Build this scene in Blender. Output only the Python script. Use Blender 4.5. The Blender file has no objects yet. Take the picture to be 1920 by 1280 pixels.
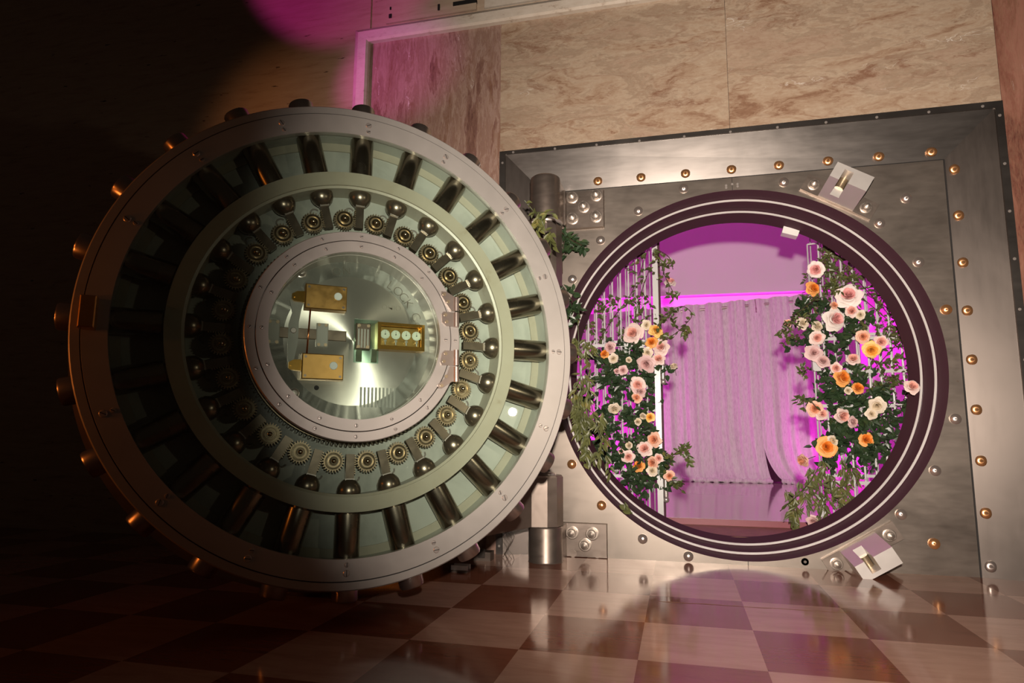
import bpy, math, random
from mathutils import Vector, Matrix, Euler
PI = math.pi
C = bpy.context.scene.collection
sc = bpy.context.scene
def R(d): return math.radians(d)

# ------------------------------------------------------------------ camera
CAM = Vector((1.1034, -3.9974, 0.729))
rt = Vector((0.96955, 0.24481, 0.00624)); dn = Vector((-0.028, 0.13614, -0.99029)); fw = Vector((-0.24328, 0.95997, 0.13885))
cd = bpy.data.cameras.new('camera'); cam = bpy.data.objects.new('camera', cd); C.objects.link(cam)
cd.sensor_width = 36.0; cd.lens = 1229.7 / 1920 * 36; cd.clip_start = .05
m = Matrix.Identity(4)
for i in range(3):
    m[i][0] = rt[i]; m[i][1] = -dn[i]; m[i][2] = -fw[i]; m[i][3] = CAM[i]
cam.matrix_basis = m
sc.camera = cam
# ------------------------------------------------------------------ world, lights, exposure
w = bpy.data.worlds.new('world'); sc.world = w; w.use_nodes = True
w.node_tree.nodes['Background'].inputs[0].default_value = (1.0, .62, .42, 1)
w.node_tree.nodes['Background'].inputs[1].default_value = .010
sc.view_settings.view_transform = 'Standard'; sc.view_settings.look = 'None'
sc.view_settings.exposure = 0.0; sc.view_settings.gamma = 1.0; sc.view_settings.use_curve_mapping = False

def lamp(name, kind, loc, target, power, color, size=.1, spot=60, blend=.5, size_y=None):
    l = bpy.data.lights.new(name, kind); l.energy = power; l.color = color
    if kind == 'AREA':
        l.size = size
        if size_y: l.shape = 'RECTANGLE'; l.size_y = size_y
    else: l.shadow_soft_size = size
    if kind == 'SPOT': l.spot_size = R(spot); l.spot_blend = blend
    o = bpy.data.objects.new(name, l); C.objects.link(o); o.location = loc
    d = Vector(target) - Vector(loc); o.rotation_euler = d.to_track_quat('-Z', 'Y').to_euler()
    return o
WARM = (1.0, .80, .62)
lamp('flash_lamp', 'SPOT', (1.16, -4.0, 1.00), (1.70, 0, 1.60), 1010, (1.0, .87, .76), size=.035, spot=92, blend=1.0)
lamp('room_spot_right', 'SPOT', (3.05, -2.49, 1.21), (0.35, -1.1, 1.25), 36, WARM, size=.035, spot=50, blend=1.0)
lamp('amber_uplight', 'SPOT', (-1.75, -3.0, 0.95), (-1.0, -2.1, 1.15), 16, (1.0, .25, .04), size=.06, spot=80, blend=1.0)
lamp('amber_lamp_far', 'SPOT', (-2.9, -4.7, 1.35), (-.3, -1.4, 1.0), 42, (1.0, .24, .03), size=.07, spot=50, blend=1.0)
lamp('amber_wall_wash', 'SPOT', (-2.1, -1.3, 3.3), (-1.55, 0.0, 2.80), 11.0, (1.0, .42, .17), size=.1, spot=80, blend=1.0)
lamp('magenta_stage_spot', 'SPOT', (-1.6, -4.8, 1.0), (-1.15, 0, 4.75), 420, (1.0, .06, .62), size=.03, spot=22, blend=.35)
lamp('magenta_trim_spot', 'SPOT', (-3.0, -3.2, 2.2), (-.80, 0, 3.25), 430, (1.0, .14, .76), size=.04, spot=14, blend=1.0)
MAG = (1.0, .03, .72)
lamp('magenta_uplight_back', 'AREA', (1.6, 5.14, 1.5), (1.6, 5.45, 3.2), 52, (1.0, .03, .80), size=3.6, size_y=.12)
lamp('magenta_uplight_left', 'AREA', (-.45, 1.3, .6), (1.2, 4.5, 1.6), 1.2, MAG, size=.5)
lamp('magenta_uplight_right', 'AREA', (3.45, 1.3, .6), (1.7, 4.5, 1.6), 1.2, MAG, size=.5)
lamp('magenta_floor_left', 'AREA', (.05, 4.2, .25), (-.35, 4.85, 1.3), 14, (1.0, .03, .78), size=.35)
lamp('magenta_floor_right', 'AREA', (3.1, 4.2, .25), (3.3, 4.85, 1.3), 8, (1.0, .03, .78), size=.35)
lamp('magenta_ceiling', 'AREA', (1.5, 2.6, 3.8), (1.5, 2.6, 0), 3.0, (1.0, .0, .36), size=1.6)

# ------------------------------------------------------------------ materials
def mat(name, base, rough=.5, metal=0.0, **kw):
    M = bpy.data.materials.new(name); M.use_nodes = True
    b = M.node_tree.nodes['Principled BSDF']
    b.inputs['Base Color'].default_value = (*base, 1); b.inputs['Roughness'].default_value = rough; b.inputs['Metallic'].default_value = metal
    for k, v in kw.items(): b.inputs[k.replace('_', ' ')].default_value = v
    return M
class NT:
    def __init__(s, M): s.t = M.node_tree; s.b = s.t.nodes['Principled BSDF']
    def n(s, t, **kw):
        x = s.t.nodes.new(t)
        for k, v in kw.items():
            if isinstance(v, (int, float, str, bool)) and hasattr(x, k): setattr(x, k, v)
        return x
    def l(s, a, b): s.t.links.new(a, b)
    def coord(s, scale=(1, 1, 1), rot=(0, 0, 0), loc=(0, 0, 0)):
        tc = s.n('ShaderNodeTexCoord'); mp = s.n('ShaderNodeMapping'); s.l(tc.outputs['Object'], mp.inputs[0])
        mp.inputs['Scale'].default_value = scale; mp.inputs['Rotation'].default_value = rot; mp.inputs['Location'].default_value = loc
        return mp.outputs[0]
    def noise(s, vec, scale, detail=6, rough=.6, dist=0):
        x = s.n('ShaderNodeTexNoise'); s.l(vec, x.inputs['Vector']); x.inputs['Scale'].default_value = scale
        x.inputs['Detail'].default_value = detail; x.inputs['Roughness'].default_value = rough; x.inputs['Distortion'].default_value = dist
        return x
    def ramp(s, fac, stops):
        x = s.n('ShaderNodeValToRGB'); s.l(fac, x.inputs[0]); e = x.color_ramp.elements
        while len(e) < len(stops): e.new(.5)
        for i, (p, c) in enumerate(stops):
            e[i].position = p; e[i].color = (*c, 1) if len(c) == 3 else c
        return x.outputs[0]
    def mix(s, fac, a, b, mode='MIX'):
        x = s.n('ShaderNodeMix'); x.data_type = 'RGBA'; x.blend_type = mode
        if isinstance(fac, (int, float)): x.inputs[0].default_value = fac
        else: s.l(fac, x.inputs[0])
        for i, v in ((6, a), (7, b)):
            if isinstance(v, tuple): x.inputs[i].default_value = (*v, 1)
            else: s.l(v, x.inputs[i])
        return x.outputs[2]
    def mapr(s, v, a, b, c, d):
        x = s.n('ShaderNodeMapRange'); s.l(v, x.inputs[0])
        for i, q in enumerate((a, b, c, d)): x.inputs[i + 1].default_value = q
        return x.outputs[0]
    def bump(s, h, strength=.2, dist=.01):
        x = s.n('ShaderNodeBump'); s.l(h, x.inputs['Height']); x.inputs['Strength'].default_value = strength; x.inputs['Distance'].default_value = dist
        s.l(x.outputs[0], s.b.inputs['Normal'])

def steel(name, base, rough, scale, metal=.85, var=.12, aniso=0, spots=False, tangent=None, dark=.7, bmp=.01):
    M = mat(name, base, rough, metal); t = NT(M)
    v = t.coord(scale)
    n1 = t.noise(v, 3.0, 5, .6).outputs[0]; v2 = t.coord((1, 1, 1)); n2 = t.noise(v2, 1.7, 4, .6, .6).outputs[0]
    col = t.ramp(n2, [(.25, tuple(c * dark for c in base)), (.5, base), (.8, tuple(min(1, c * 1.15) for c in base))])
    if spots:
        g = t.noise(v2, 16, 8, .8).outputs[0]; k = t.mapr(g, .64, .74, 0, .75)
        col = t.mix(k, col, (.16, .09, .05))
    t.l(col, t.b.inputs['Base Color'])
    r = t.n('ShaderNodeMath', operation='ADD'); r.operation = 'ADD'
    t.l(t.mapr(n1, .3, .7, rough - var / 2, rough + var / 2), r.inputs[0]); t.l(t.mapr(n2, .3, .7, -var / 2, var / 2), r.inputs[1])
    t.l(r.outputs[0], t.b.inputs['Roughness'])
    t.bump(n1, bmp, .003)
    if aniso:
        t.b.inputs['Anisotropic'].default_value = aniso
        tg = t.n('ShaderNodeTangent'); tg.direction_type = 'RADIAL'; tg.axis = tangent or 'Z'; t.l(tg.outputs[0], t.b.inputs['Tangent'])
    return M
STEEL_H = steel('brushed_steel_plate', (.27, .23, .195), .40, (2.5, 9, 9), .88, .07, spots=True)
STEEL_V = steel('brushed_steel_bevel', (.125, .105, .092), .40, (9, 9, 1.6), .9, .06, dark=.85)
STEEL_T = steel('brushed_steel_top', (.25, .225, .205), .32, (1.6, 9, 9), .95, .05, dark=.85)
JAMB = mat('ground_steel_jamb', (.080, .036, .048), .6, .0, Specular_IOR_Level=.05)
LIP = steel('polished_steel_lip', (.88, .85, .81), .35, (5, 5, 5), .4, .05, dark=.85, bmp=0)
RIM = steel('satin_steel_rim', (.44, .41, .375), .42, (6, 6, 6), .5, .06, dark=.85)
BOLT = steel('oiled_bolt_steel', (.36, .30, .24), .27, (5, 5, 5), 1.0, .05, dark=.85, bmp=0)
CHROME = steel('bright_turned_steel', (.52, .47, .43), .34, (10, 10, 10), .65, .08, dark=.8)
GEAR = steel('bronzed_gear_steel', (.42, .33, .22), .36, (14, 14, 14), .85, .06)
LINK = steel('link_steel', (.26, .21, .16), .30, (10, 10, 10), .9, .08)
RADIAL = steel('circular_brushed_plate', (.60, .59, .52), .30, (6, 6, 6), .85, .03, aniso=.85, dark=.93, bmp=0)
HINGE = steel('hinge_casting_steel', (.27, .22, .185), .38, (4, 4, 12), .85, .10, dark=.7)
TIPM = steel('turned_bolt_end', (.42, .36, .32), .30, (8, 8, 8), .95, .05, bmp=0)
RIM2 = steel('satin_steel_window_ring', (.36, .33, .30), .42, (6, 6, 6), .5, .06, dark=.85)
KNUCK = steel('polished_hinge_steel', (.46, .38, .33), .30, (8, 8, 8), .85, .04, bmp=0)
BLOCK = steel('machined_latch_steel', (.66, .62, .58), .40, (5, 5, 5), .62, .05, dark=.85, bmp=0)
GAP_SHADE = mat('dark_plum_gap_shade', (.10, .008, .065), .8)  # dark colour standing in for the shade behind the curtain gap
NUTM = steel('worn_nut_steel', (.40, .34, .29), .40, (10, 10, 10), .8, .05)
COPPER = steel('copper_stud', (.92, .46, .20), .30, (12, 12, 12), .85, .03, dark=.9, aniso=.85, bmp=0)
SILVERSTUD = steel('silvered_stud', (.70, .60, .54), .30, (12, 12, 12), .85, .03, dark=.9, aniso=.85, bmp=0)
BRASS = steel('aged_brass', (.50, .29, .09), .35, (9, 9, 9), .85, .12, dark=.7)
PAINT = mat('pale_green_enamel', (.40, .43, .37), .28); tp = NT(PAINT)
tp.l(tp.ramp(tp.noise(tp.coord(), 3.5, 6, .65, .4).outputs[0], [(.3, (.26, .27, .235)), (.5, (.375, .385, .34)), (.8, (.41, .41, .365))]), tp.b.inputs['Base Color'])
RINGPAINT = mat('aged_cream_enamel', (.42, .39, .28), .35); tp = NT(RINGPAINT)
tp.l(tp.ramp(tp.noise(tp.coord(), 5, 7, .7, .4).outputs[0], [(.25, (.20, .145, .08)), (.40, (.34, .31, .235)), (.8, (.39, .365, .29))]), tp.b.inputs['Base Color'])
DARK = mat('black_gap', (.012, .010, .009), .7)
WHITEP = mat('white_gate_paint', (.58, .58, .565), .3)
DIAL = mat('white_dial_enamel', (.80, .78, .68), .35)
PORC = mat('pale_porcelain', (.72, .76, .72), .3)
ENGRAVE = mat('engraved_line', (.13, .11, .08), .5, .4)
GOLD = mat('gilded_frame', (.62, .36, .08), .22, .95)
THRESH = mat('worn_brown_threshold', (.30, .14, .06), .5); tp = NT(THRESH)
tp.l(tp.ramp(tp.noise(tp.coord((1, 6, 6)), 12, 8, .8).outputs[0], [(.35, (.16, .07, .03)), (.6, (.36, .18, .08)), (.75, (.7, .5, .32))]), tp.b.inputs['Base Color'])
def glass(name, tint, ior):
    M = bpy.data.materials.new(name); M.use_nodes = True; t = M.node_tree
    for nd in list(t.nodes): t.nodes.remove(nd)
    o = t.nodes.new('ShaderNodeOutputMaterial'); mx = t.nodes.new('ShaderNodeMixShader'); tr = t.nodes.new('ShaderNodeBsdfTransparent'); g = t.nodes.new('ShaderNodeBsdfGlossy'); lw = t.nodes.new('ShaderNodeLayerWeight'); lw.inputs[0].default_value = .5; pw = t.nodes.new('ShaderNodeMath'); pw.operation = 'POWER'; pw.inputs[1].default_value = 5; f = t.nodes.new('ShaderNodeMath'); f.operation = 'MULTIPLY_ADD'
    tr.inputs[0].default_value = (*tint, 1); g.inputs['Roughness'].default_value = .012; f.inputs[1].default_value = .955; f.inputs[2].default_value = .045; t.links.new(lw.outputs['Facing'], pw.inputs[0]); t.links.new(pw.outputs[0], f.inputs[0])
    t.links.new(f.outputs[0], mx.inputs[0]); t.links.new(tr.outputs[0], mx.inputs[1]); t.links.new(g.outputs[0], mx.inputs[2]); t.links.new(mx.outputs[0], o.inputs[0])
    return M
GLASS = glass('door_glass', (.93, .97, .94), 1.5)
GREENGLASS = glass('green_edge_glass', (.86, .95, .91), 1.5)
# stone
def marble(name, vertical, stops, seed):
    M = mat(name, (.6, .45, .35), .22); t = NT(M)
    sc_ = (5.0, 1, 1.0) if vertical else (1.0, 1, 2.9)
    v = t.coord(sc_, loc=(seed, seed * .7, seed * 1.3))
    wn = t.noise(v, 1.2, 5, .6).outputs['Color']
    vv = t.n('ShaderNodeVectorMath'); vv.operation = 'MULTIPLY_ADD'; t.l(wn, vv.inputs[0]); vv.inputs[1].default_value = (1.1, 1.1, 1.1); t.l(v, vv.inputs[2])
    n1 = t.noise(vv.outputs[0], 1.05, 14, .70, .9).outputs[0]
    col = t.ramp(n1, stops)
    vo = t.n('ShaderNodeTexVoronoi'); vo.feature = 'DISTANCE_TO_EDGE'; vo.inputs['Scale'].default_value = 1.9; t.l(vv.outputs[0], vo.inputs['Vector'])
    gate = t.mapr(t.noise(v, 1.1, 3, .6).outputs[0], .42, .62, 0, .55)
    mk = t.n('ShaderNodeMath'); mk.operation = 'MULTIPLY'; t.l(t.mapr(vo.outputs[0], 0, .055, 1, 0), mk.inputs[0]); t.l(gate, mk.inputs[1])
    col = t.mix(mk.outputs[0], col, (.23, .12, .075))
    vo2 = t.n('ShaderNodeTexVoronoi'); vo2.feature = 'DISTANCE_TO_EDGE'; vo2.inputs['Scale'].default_value = 4.2; t.l(vv.outputs[0], vo2.inputs['Vector'])
    g2 = t.mapr(t.noise(v, 2.3, 2, .5).outputs[0], .60, .68, 0, 1)
    mk2 = t.n('ShaderNodeMath'); mk2.operation = 'MULTIPLY'; t.l(t.mapr(vo2.outputs[0], 0, .016, 1, 0), mk2.inputs[0]); t.l(g2, mk2.inputs[1])
    col = t.mix(mk2.outputs[0], col, (.85, .80, .74))
    pt = t.noise(vv.outputs[0], 2.4, 9, .78).outputs[0]
    col = t.mix(t.mapr(pt, .55, .66, 0, .85), col, (.19, .085, .05)); col = t.mix(t.mapr(pt, .30, .40, .7, 0), col, tuple(min(1, c * 1.12) for c in stops[3][1]))
    fine = t.noise(v, 26, 6, .7).outputs[0]
    col = t.mix(t.mapr(fine, .35, .7, .0, .45), col, (.30, .18, .115))
    t.l(col, t.b.inputs['Base Color'])
    return M
BEI = [(.28, (.10, .048, .028)), (.385, (.25, .145, .092)), (.44, (.40, .29, .20)), (.50, (.47, .37, .27)), (.545, (.34, .255, .18)), (.60, (.44, .33, .24)), (.72, (.24, .13, .085))]
ROS = [(.30, (.07, .022, .022)), (.40, (.22, .115, .095)), (.46, (.38, .26, .215)), (.52, (.26, .15, .12)), (.60, (.40, .28, .225)), (.75, (.17, .075, .06))]
RED = [(.30, (.07, .02, .018)), (.44, (.22, .085, .06)), (.58, (.33, .15, .11)), (.75, (.22, .09, .065))]
MARBLE_A = marble('rose_marble_upright_veins', True, ROS, 3.1)
MARBLE_B = marble('beige_marble_level_veins', False, BEI, 7.7)
MARBLE_C = marble('beige_marble_second_slab', False, BEI, 12.9)
MARBLE_D = marble('red_brown_marble', True, RED, 21.3)
TRAV = mat('travertine_blocks', (.55, .42, .31), .45); t = NT(TRAV)
v = t.coord((1, 1, 7)); n1 = t.noise(v, 3.2, 8, .7).outputs[0]
col = t.ramp(n1, [(.28, (.36, .24, .16)), (.45, (.52, .39, .28)), (.7, (.58, .46, .34))])
pit = t.noise(t.coord((1, 1, 4)), 7, 3, .5).outputs[0]
col = t.mix(t.mapr(pit, .70, .74, 0, .9), col, (.08, .04, .03))
t.l(col, t.b.inputs['Base Color']); t.bump(pit, .2, .01)
PLASTER = mat('cream_stone_moulding', (.70, .62, .52), .45); t = NT(PLASTER)
t.l(t.ramp(t.noise(t.coord((1, 1, 2)), 9, 8, .75).outputs[0], [(.3, (.30, .20, .13)), (.42, (.64, .55, .45)), (.7, (.74, .66, .56))]), t.b.inputs['Base Color'])
# checker floor of the hall (tile .40 x .447)
FLOOR = mat('polished_checker_marble', (.4, .3, .2), .1, Specular_IOR_Level=.36); t = NT(FLOOR)
mp = t.coord((1 / .4, 1 / .447, 1), loc=(-.9516 / .4, 1.7006 / .447, .5))
ck = t.n('ShaderNodeTexChecker'); t.l(mp, ck.inputs[0]); ck.inputs['Scale'].default_value = 1.0
vg = t.noise(t.coord((1, 5, 1)), 3, 8, .7, .5).outputs[0]
lt = t.ramp(vg, [(.3, (.29, .155, .108)), (.6, (.36, .205, .148)), (.75, (.30, .165, .117))])
dk = t.ramp(vg, [(.3, (.12, .040, .021)), (.5, (.18, .064, .036)), (.75, (.14, .048, .027))])
t.l(t.mix(ck.outputs['Fac'], lt, dk), t.b.inputs['Base Color'])
t.l(t.mapr(t.noise(t.coord(), 6, 5, .6).outputs[0], .3, .7, .07, .17), t.b.inputs['Roughness'])
VFLOOR = mat('polished_vault_floor', (.62, .50, .50), .08)
VWALL = mat('vault_wall_paint', (.86, .83, .85), .6)
RISER = mat('dark_red_riser', (.25, .05, .07), .4)
VELVET = mat('crushed_velvet', (.70, .60, .65), .75); t = NT(VELVET)
v = t.coord((9, 2, 1.6)); n1 = t.noise(v, 9, 7, .75, .4).outputs[0]
t.l(t.ramp(n1, [(.3, (.62, .56, .60)), (.5, (.86, .82, .84)), (.72, (.95, .93, .94))]), t.b.inputs['Base Color'])
t.b.inputs['Sheen Weight'].default_value = .5; t.bump(n1, .35, .01)
LEAF_R = mat('dark_rose_leaf', (.032, .060, .026), .32)
LEAF_V = mat('olive_vine_leaf', (.085, .105, .030), .42)
LEAF_L = mat('olive_long_leaf', (.120, .130, .042), .42)
for M_ in (LEAF_R, LEAF_V, LEAF_L):
    t = NT(M_); b0 = tuple(t.b.inputs['Base Color'].default_value)[:3]
    t.l(t.ramp(t.noise(t.coord(), 14, 3, .5).outputs[0], [(.3, tuple(c * .6 for c in b0)), (.55, b0), (.75, (b0[0] * 1.7, b0[1] * 1.3, b0[2]))]), t.b.inputs['Base Color'])
STEM = mat('brown_stem', (.055, .035, .020), .6)
GSTEM = mat('green_stem', (.07, .085, .03), .5)
RC = {'b': ((.80, .62, .56), (.84, .42, .34)), 'c': ((.78, .67, .53), (.78, .65, .46)), 'w': ((.86, .77, .71), (.84, .40, .38)), 'p': ((.72, .50, .48), (.70, .42, .40)),
      'k': ((.84, .52, .38), (.84, .36, .20)), 'o': ((.90, .44, .13), (.88, .26, .03)), 'y': ((.92, .62, .20), (.90, .42, .06))}
PETAL = {}
for k, (a, b) in RC.items():
    for nm, c, d in (('petal', a, b), ('heart', b, a)):
        M_ = mat('rose_%s_%s' % (nm, k), c, .5); M_.node_tree.nodes['Principled BSDF'].inputs['Subsurface Weight'].default_value = 0.0
        t = NT(M_); g = t.n('ShaderNodeTexCoord'); ln = t.n('ShaderNodeVectorMath'); ln.operation = 'LENGTH'; t.l(g.outputs['Object'], ln.inputs[0])
        if nm == 'petal': t.l(t.ramp(ln.outputs['Value'], [(.25, tuple((x * .5 + y * .5) for x, y in zip(c, d))), (.75, c), (1, tuple(min(1, x * 1.08) for x in c))]), t.b.inputs['Base Color'])
        PETAL[nm + k] = M_

# ------------------------------------------------------------------ mesh builder
class MB:
    def __init__(s): s.v = []; s.f = []; s.sm = []
    def add(s, vs, fs, M=None, smooth=False):
        n = len(s.v)
        s.v += [tuple(M @ Vector(p)) if M else tuple(p) for p in vs]
        s.f += [tuple(i + n for i in f) for f in fs]; s.sm += [smooth] * len(fs)
        return s
    def box(s, a, b, M=None):
        x0, y0, z0 = a; x1, y1, z1 = b
        return s.add([(x0, y0, z0), (x1, y0, z0), (x1, y1, z0), (x0, y1, z0), (x0, y0, z1), (x1, y0, z1), (x1, y1, z1), (x0, y1, z1)],
                     [(0, 3, 2, 1), (4, 5, 6, 7), (0, 1, 5, 4), (1, 2, 6, 5), (2, 3, 7, 6), (3, 0, 4, 7)], M)
    def lathe(s, prof, n=32, M=None, closed=False, smooth=True, caps=True, a0=0, a1=2 * PI):
        full = abs(a1 - a0 - 2 * PI) < 1e-6; vs = []; fs = []; m_ = n if full else n + 1
        for i in range(m_):
            a = a0 + (a1 - a0) * i / n
            for r, z in prof: vs.append((r * math.cos(a), r * math.sin(a), z))
        k = len(prof)
        for i in range(n):
            j = (i + 1) % m_
            for q in range(k if closed else k - 1):
                q2 = (q + 1) % k
                fs.append((i * k + q, j * k + q, j * k + q2, i * k + q2))
        s.add(vs, fs, M, smooth)
        if caps and not closed and full:
            for q in (0, k - 1):
                if prof[q][0] > 1e-6: s.add([vs[i * k + q] for i in range(n)], [tuple(range(n)) if q == 0 else tuple(reversed(range(n)))], M)
        return s
    def cyl(s, r, z0, z1, n=24, M=None, bev=0):
        if bev: pr = [(r - bev, z0), (r, z0 + bev), (r, z1 - bev), (r - bev, z1)]
        else: pr = [(r, z0), (r, z1)]
        return s.lathe(pr, n, M)
    def prism(s, poly, z0, z1, M=None):
        n = len(poly)
        vs = [(x, y, z0) for x, y in poly] + [(x, y, z1) for x, y in poly]
        fs = [tuple(reversed(range(n))), tuple(range(n, 2 * n))] + [(i, (i + 1) % n, (i + 1) % n + n, i + n) for i in range(n)]
        return s.add(vs, fs, M)
    def sphere(s, r, M=None, n=16):
        return s.lathe([(r * math.sin(PI * i / n), -r * math.cos(PI * i / n)) for i in range(n + 1)], 2 * n, M, caps=False)
    def tube(s, pts, r, n=8, M=None):
        pts = [Vector(p) for p in pts]; vs = []; fs = []
        up = Vector((0, 0, 1))
        for i, p in enumerate(pts):
            d = (pts[min(i + 1, len(pts) - 1)] - pts[max(i - 1, 0)]).normalized()
            a = d.cross(up)
            if a.length < 1e-3: a = d.cross(Vector((1, 0, 0)))
            a.normalize(); b = d.cross(a); rr = r[i] if isinstance(r, (list, tuple)) else r
            for k in range(n):
                q = 2 * PI * k / n; vs.append(tuple(p + a * math.cos(q) * rr + b * math.sin(q) * rr))
        for i in range(len(pts) - 1):
            for k in range(n): fs.append((i * n + k, i * n + (k + 1) % n, (i + 1) * n + (k + 1) % n, (i + 1) * n + k))
        s.add(vs, fs, M, True)
        s.add(vs[:n], [tuple(reversed(range(n)))], M); s.add(vs[-n:], [tuple(range(n))], M)
        return s
    def build(s, name, material, parent=None, mw=None):
        me = bpy.data.meshes.new(name); me.from_pydata(s.v, [], s.f); me.update()
        me.polygons.foreach_set('use_smooth', s.sm)
        import bmesh as _b
        bm = _b.new(); bm.from_mesh(me); _b.ops.remove_doubles(bm, verts=bm.verts, dist=1e-5); _b.ops.recalc_face_normals(bm, faces=bm.faces)
        for e in bm.edges:
            if len(e.link_faces) == 2 and e.calc_face_angle(0) > R(35): e.smooth = False
        bm.to_mesh(me); bm.free()
        me.materials.append(material)
        o = bpy.data.objects.new(name, me); C.objects.link(o)
        if parent: o.parent = parent
        if mw is not None: o.matrix_basis = mw
        return o
def tag(o, label=None, cat=None, group=None, kind=None):
    if label: o['label'] = label
    if cat: o['category'] = cat
    if group: o['group'] = group
    if kind: o['kind'] = kind
    return o
def empty(name, label, cat, M=None, group=None):
    o = bpy.data.objects.new(name, None); C.objects.link(o); o.empty_display_size = .1
    if M is not None: o.matrix_basis = M
    return tag(o, label, cat, group)
def dup(o, parent, M=None):
    c = o.copy(); C.objects.link(c); c.parent = parent
    if M is not None: c.matrix_basis = M
    for ch in list(o.children):
        d = ch.copy(); C.objects.link(d); d.parent = c; d.matrix_basis = ch.matrix_basis
    return c
T = Matrix.Translation
def RZ(a): return Matrix.Rotation(a, 4, 'Z')
def RX(a): return Matrix.Rotation(a, 4, 'X')
def RY(a): return Matrix.Rotation(a, 4, 'Y')

# ------------------------------------------------------------------ the hall shell
W, H, BL, DP = 2.8986, 2.5798, .288, .058       # steel surround: width, height, bevel width, bevel depth
OC = (1.45, 1.116)                              # centre of the round opening (x, z)
def struct(name, mb, m_, parent=None):
    o = mb.build(name, m_, parent)
    if not parent: tag(o, kind='structure')
    return o
struct('floor', MB().box((-6, -7, -.1), (6, .45, 0)), FLOOR)
wb = struct('wall_back', MB().box((-1.0, .0, 0), (0.0, .30, 3.56)), MARBLE_A)
struct('marble_slab', MB().box((.0435, 0, H), (1.4545, .30, 3.56)).box((.0, 0.002, H), (.0435, .30, 3.56)), MARBLE_B, wb)
struct('marble_slab', MB().box((1.4565, 0, H), (2.898, .30, 3.56)), MARBLE_C, wb)
struct('marble_slab', MB().box((2.900, 0, 0), (4.6, .30, 3.56)), MARBLE_D, wb)
struct('slab_joint', MB().box((1.4545, .004, H), (1.4565, .2, 3.56)).box((2.898, .004, H), (2.900, .2, 3.56)), DARK, wb)
struct('wall_left', MB().box((-7, .03, 0), (-1.0, .30, 6)), TRAV)
wu = struct('wall_upper', MB().box((-1.0, .05, 3.5), (4.6, .30, 6)), TRAV)
for x0, x1 in ((-.875, -.19), (-.13, .55), (.62, 1.6)):
    struct('raised_panel', MB().box((x0, .028, 3.665), (x1, .06, 5.0)), TRAV if x0 < -.5 else PLASTER, wu)
struct('wall_slot', MB().box((-.36, .020, 3.715), (-.19, .06, 3.742)).box((-.475, .020, 3.70), (-.46, .06, 3.745)).box((-.85, .020, 3.70), (-.83, .06, 3.73)).box((-.845, .020, 3.765), (-.835, .06, 3.785)), DARK, wu)
def trim_profile(a, b, inner, outer):            # moulding from a to b, straight, with a chamfered outer side
    pass
tr = MB()
prof = [(0, 0), (0, -.035), (.012, -.05), (.075, -.05), (.125, 0.0)]      # inner edge to outer edge
pv = []                                                        # mitred vertical + horizontal run
for q in (0, 1, 2):
    for d, y in prof:
        if q == 0: pv.append((-.975 - d, y, 0))
        elif q == 1: pv.append((-.975 - d, y, 3.50 + d))
        else: pv.append((4.6, y, 3.50 + d))
k = len(prof)
tr.add(pv, [(q * k + i, q * k + i + 1, (q + 1) * k + i + 1, (q + 1) * k + i) for q in (0, 1) for i in range(k - 1)])
struct('trim_1', tr, PLASTER)

# ------------------------------------------------------------------ the vault room behind
def rect_hole(mb, x0, x1, z0, z1, cx, cz, r, y0, y1, n=128):
    vs = []; 
    for i in range(n):
        a = 2 * PI * i / n; c, s_ = math.cos(a), math.sin(a)
        t_ = min([((x1 - cx) / c if c > 1e-9 else 1e9), ((x0 - cx) / c if c < -1e-9 else 1e9), ((z1 - cz) / s_ if s_ > 1e-9 else 1e9), ((z0 - cz) / s_ if s_ < -1e-9 else 1e9)])
        for y in (y0, y1): vs += [(cx + r * c, y, cz + r * s_), (cx + t_ * c, y, cz + t_ * s_)]
    fs = []
    for i in range(n):
        j = (i + 1) % n
        fs += [(i * 4, i * 4 + 1, j * 4 + 1, j * 4), (i * 4 + 2, j * 4 + 2, j * 4 + 3, i * 4 + 3), (i * 4, j * 4, j * 4 + 2, i * 4 + 2), (i * 4 + 1, i * 4 + 3, j * 4 + 3, j * 4 + 1)]
    # corners
    for cxn, czn in ((x0, z0), (x1, z0), (x1, z1), (x0, z1)):
        a = math.atan2(czn - cz, cxn - cx) % (2 * PI); i = int(a / (2 * PI) * n) % n; j = (i + 1) % n
        for o_, y in ((0, y0), (2, y1)):
            mb.add([vs[i * 4 + 1 + o_], (cxn, y, czn), vs[j * 4 + 1 + o_]], [(0, 1, 2)])
    mb.add(vs, fs); return mb
struct('wall_inner_front', rect_hole(MB(), -.8, 3.8, -.1, 4.0, OC[0], OC[1], 1.05, .470, .54), VWALL)
struct('wall_inner_left', MB().box((-.9, .52, -.1), (-.8, 5.6, 4.0)), VWALL)
struct('wall_inner_right', MB().box((3.8, .52, -.1), (3.9, 5.6, 4.0)), VWALL)
struct('wall_inner_back', MB().box((-.9, 5.5, -.1), (3.9, 5.6, 4.0)), VWALL)
struct('ceiling', MB().box((-.9, .445, 4.0), (3.9, 5.6, 4.1)), VWALL)
bh = MB(); bh.add([(-.8, 4.98, 2.60), (3.8, 4.98, 2.575), (3.8, 4.98, 4.0), (-.8, 4.98, 4.0), (-.8, 5.08, 2.60), (3.8, 5.08, 2.575), (3.8, 5.08, 4.0), (-.8, 5.08, 4.0)], [(0, 1, 2, 3), (4, 7, 6, 5), (0, 4, 5, 1), (0, 3, 7, 4), (1, 5, 6, 2)])
struct('wall_bulkhead', bh, VWALL)
struct('floor_inner', MB().box((-.8, .98, .06), (3.8, 5.5, .14)), VFLOOR)
struct('trim_2', MB().box((-.8, .965, .06), (3.8, .98, .139)), RISER)
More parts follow.
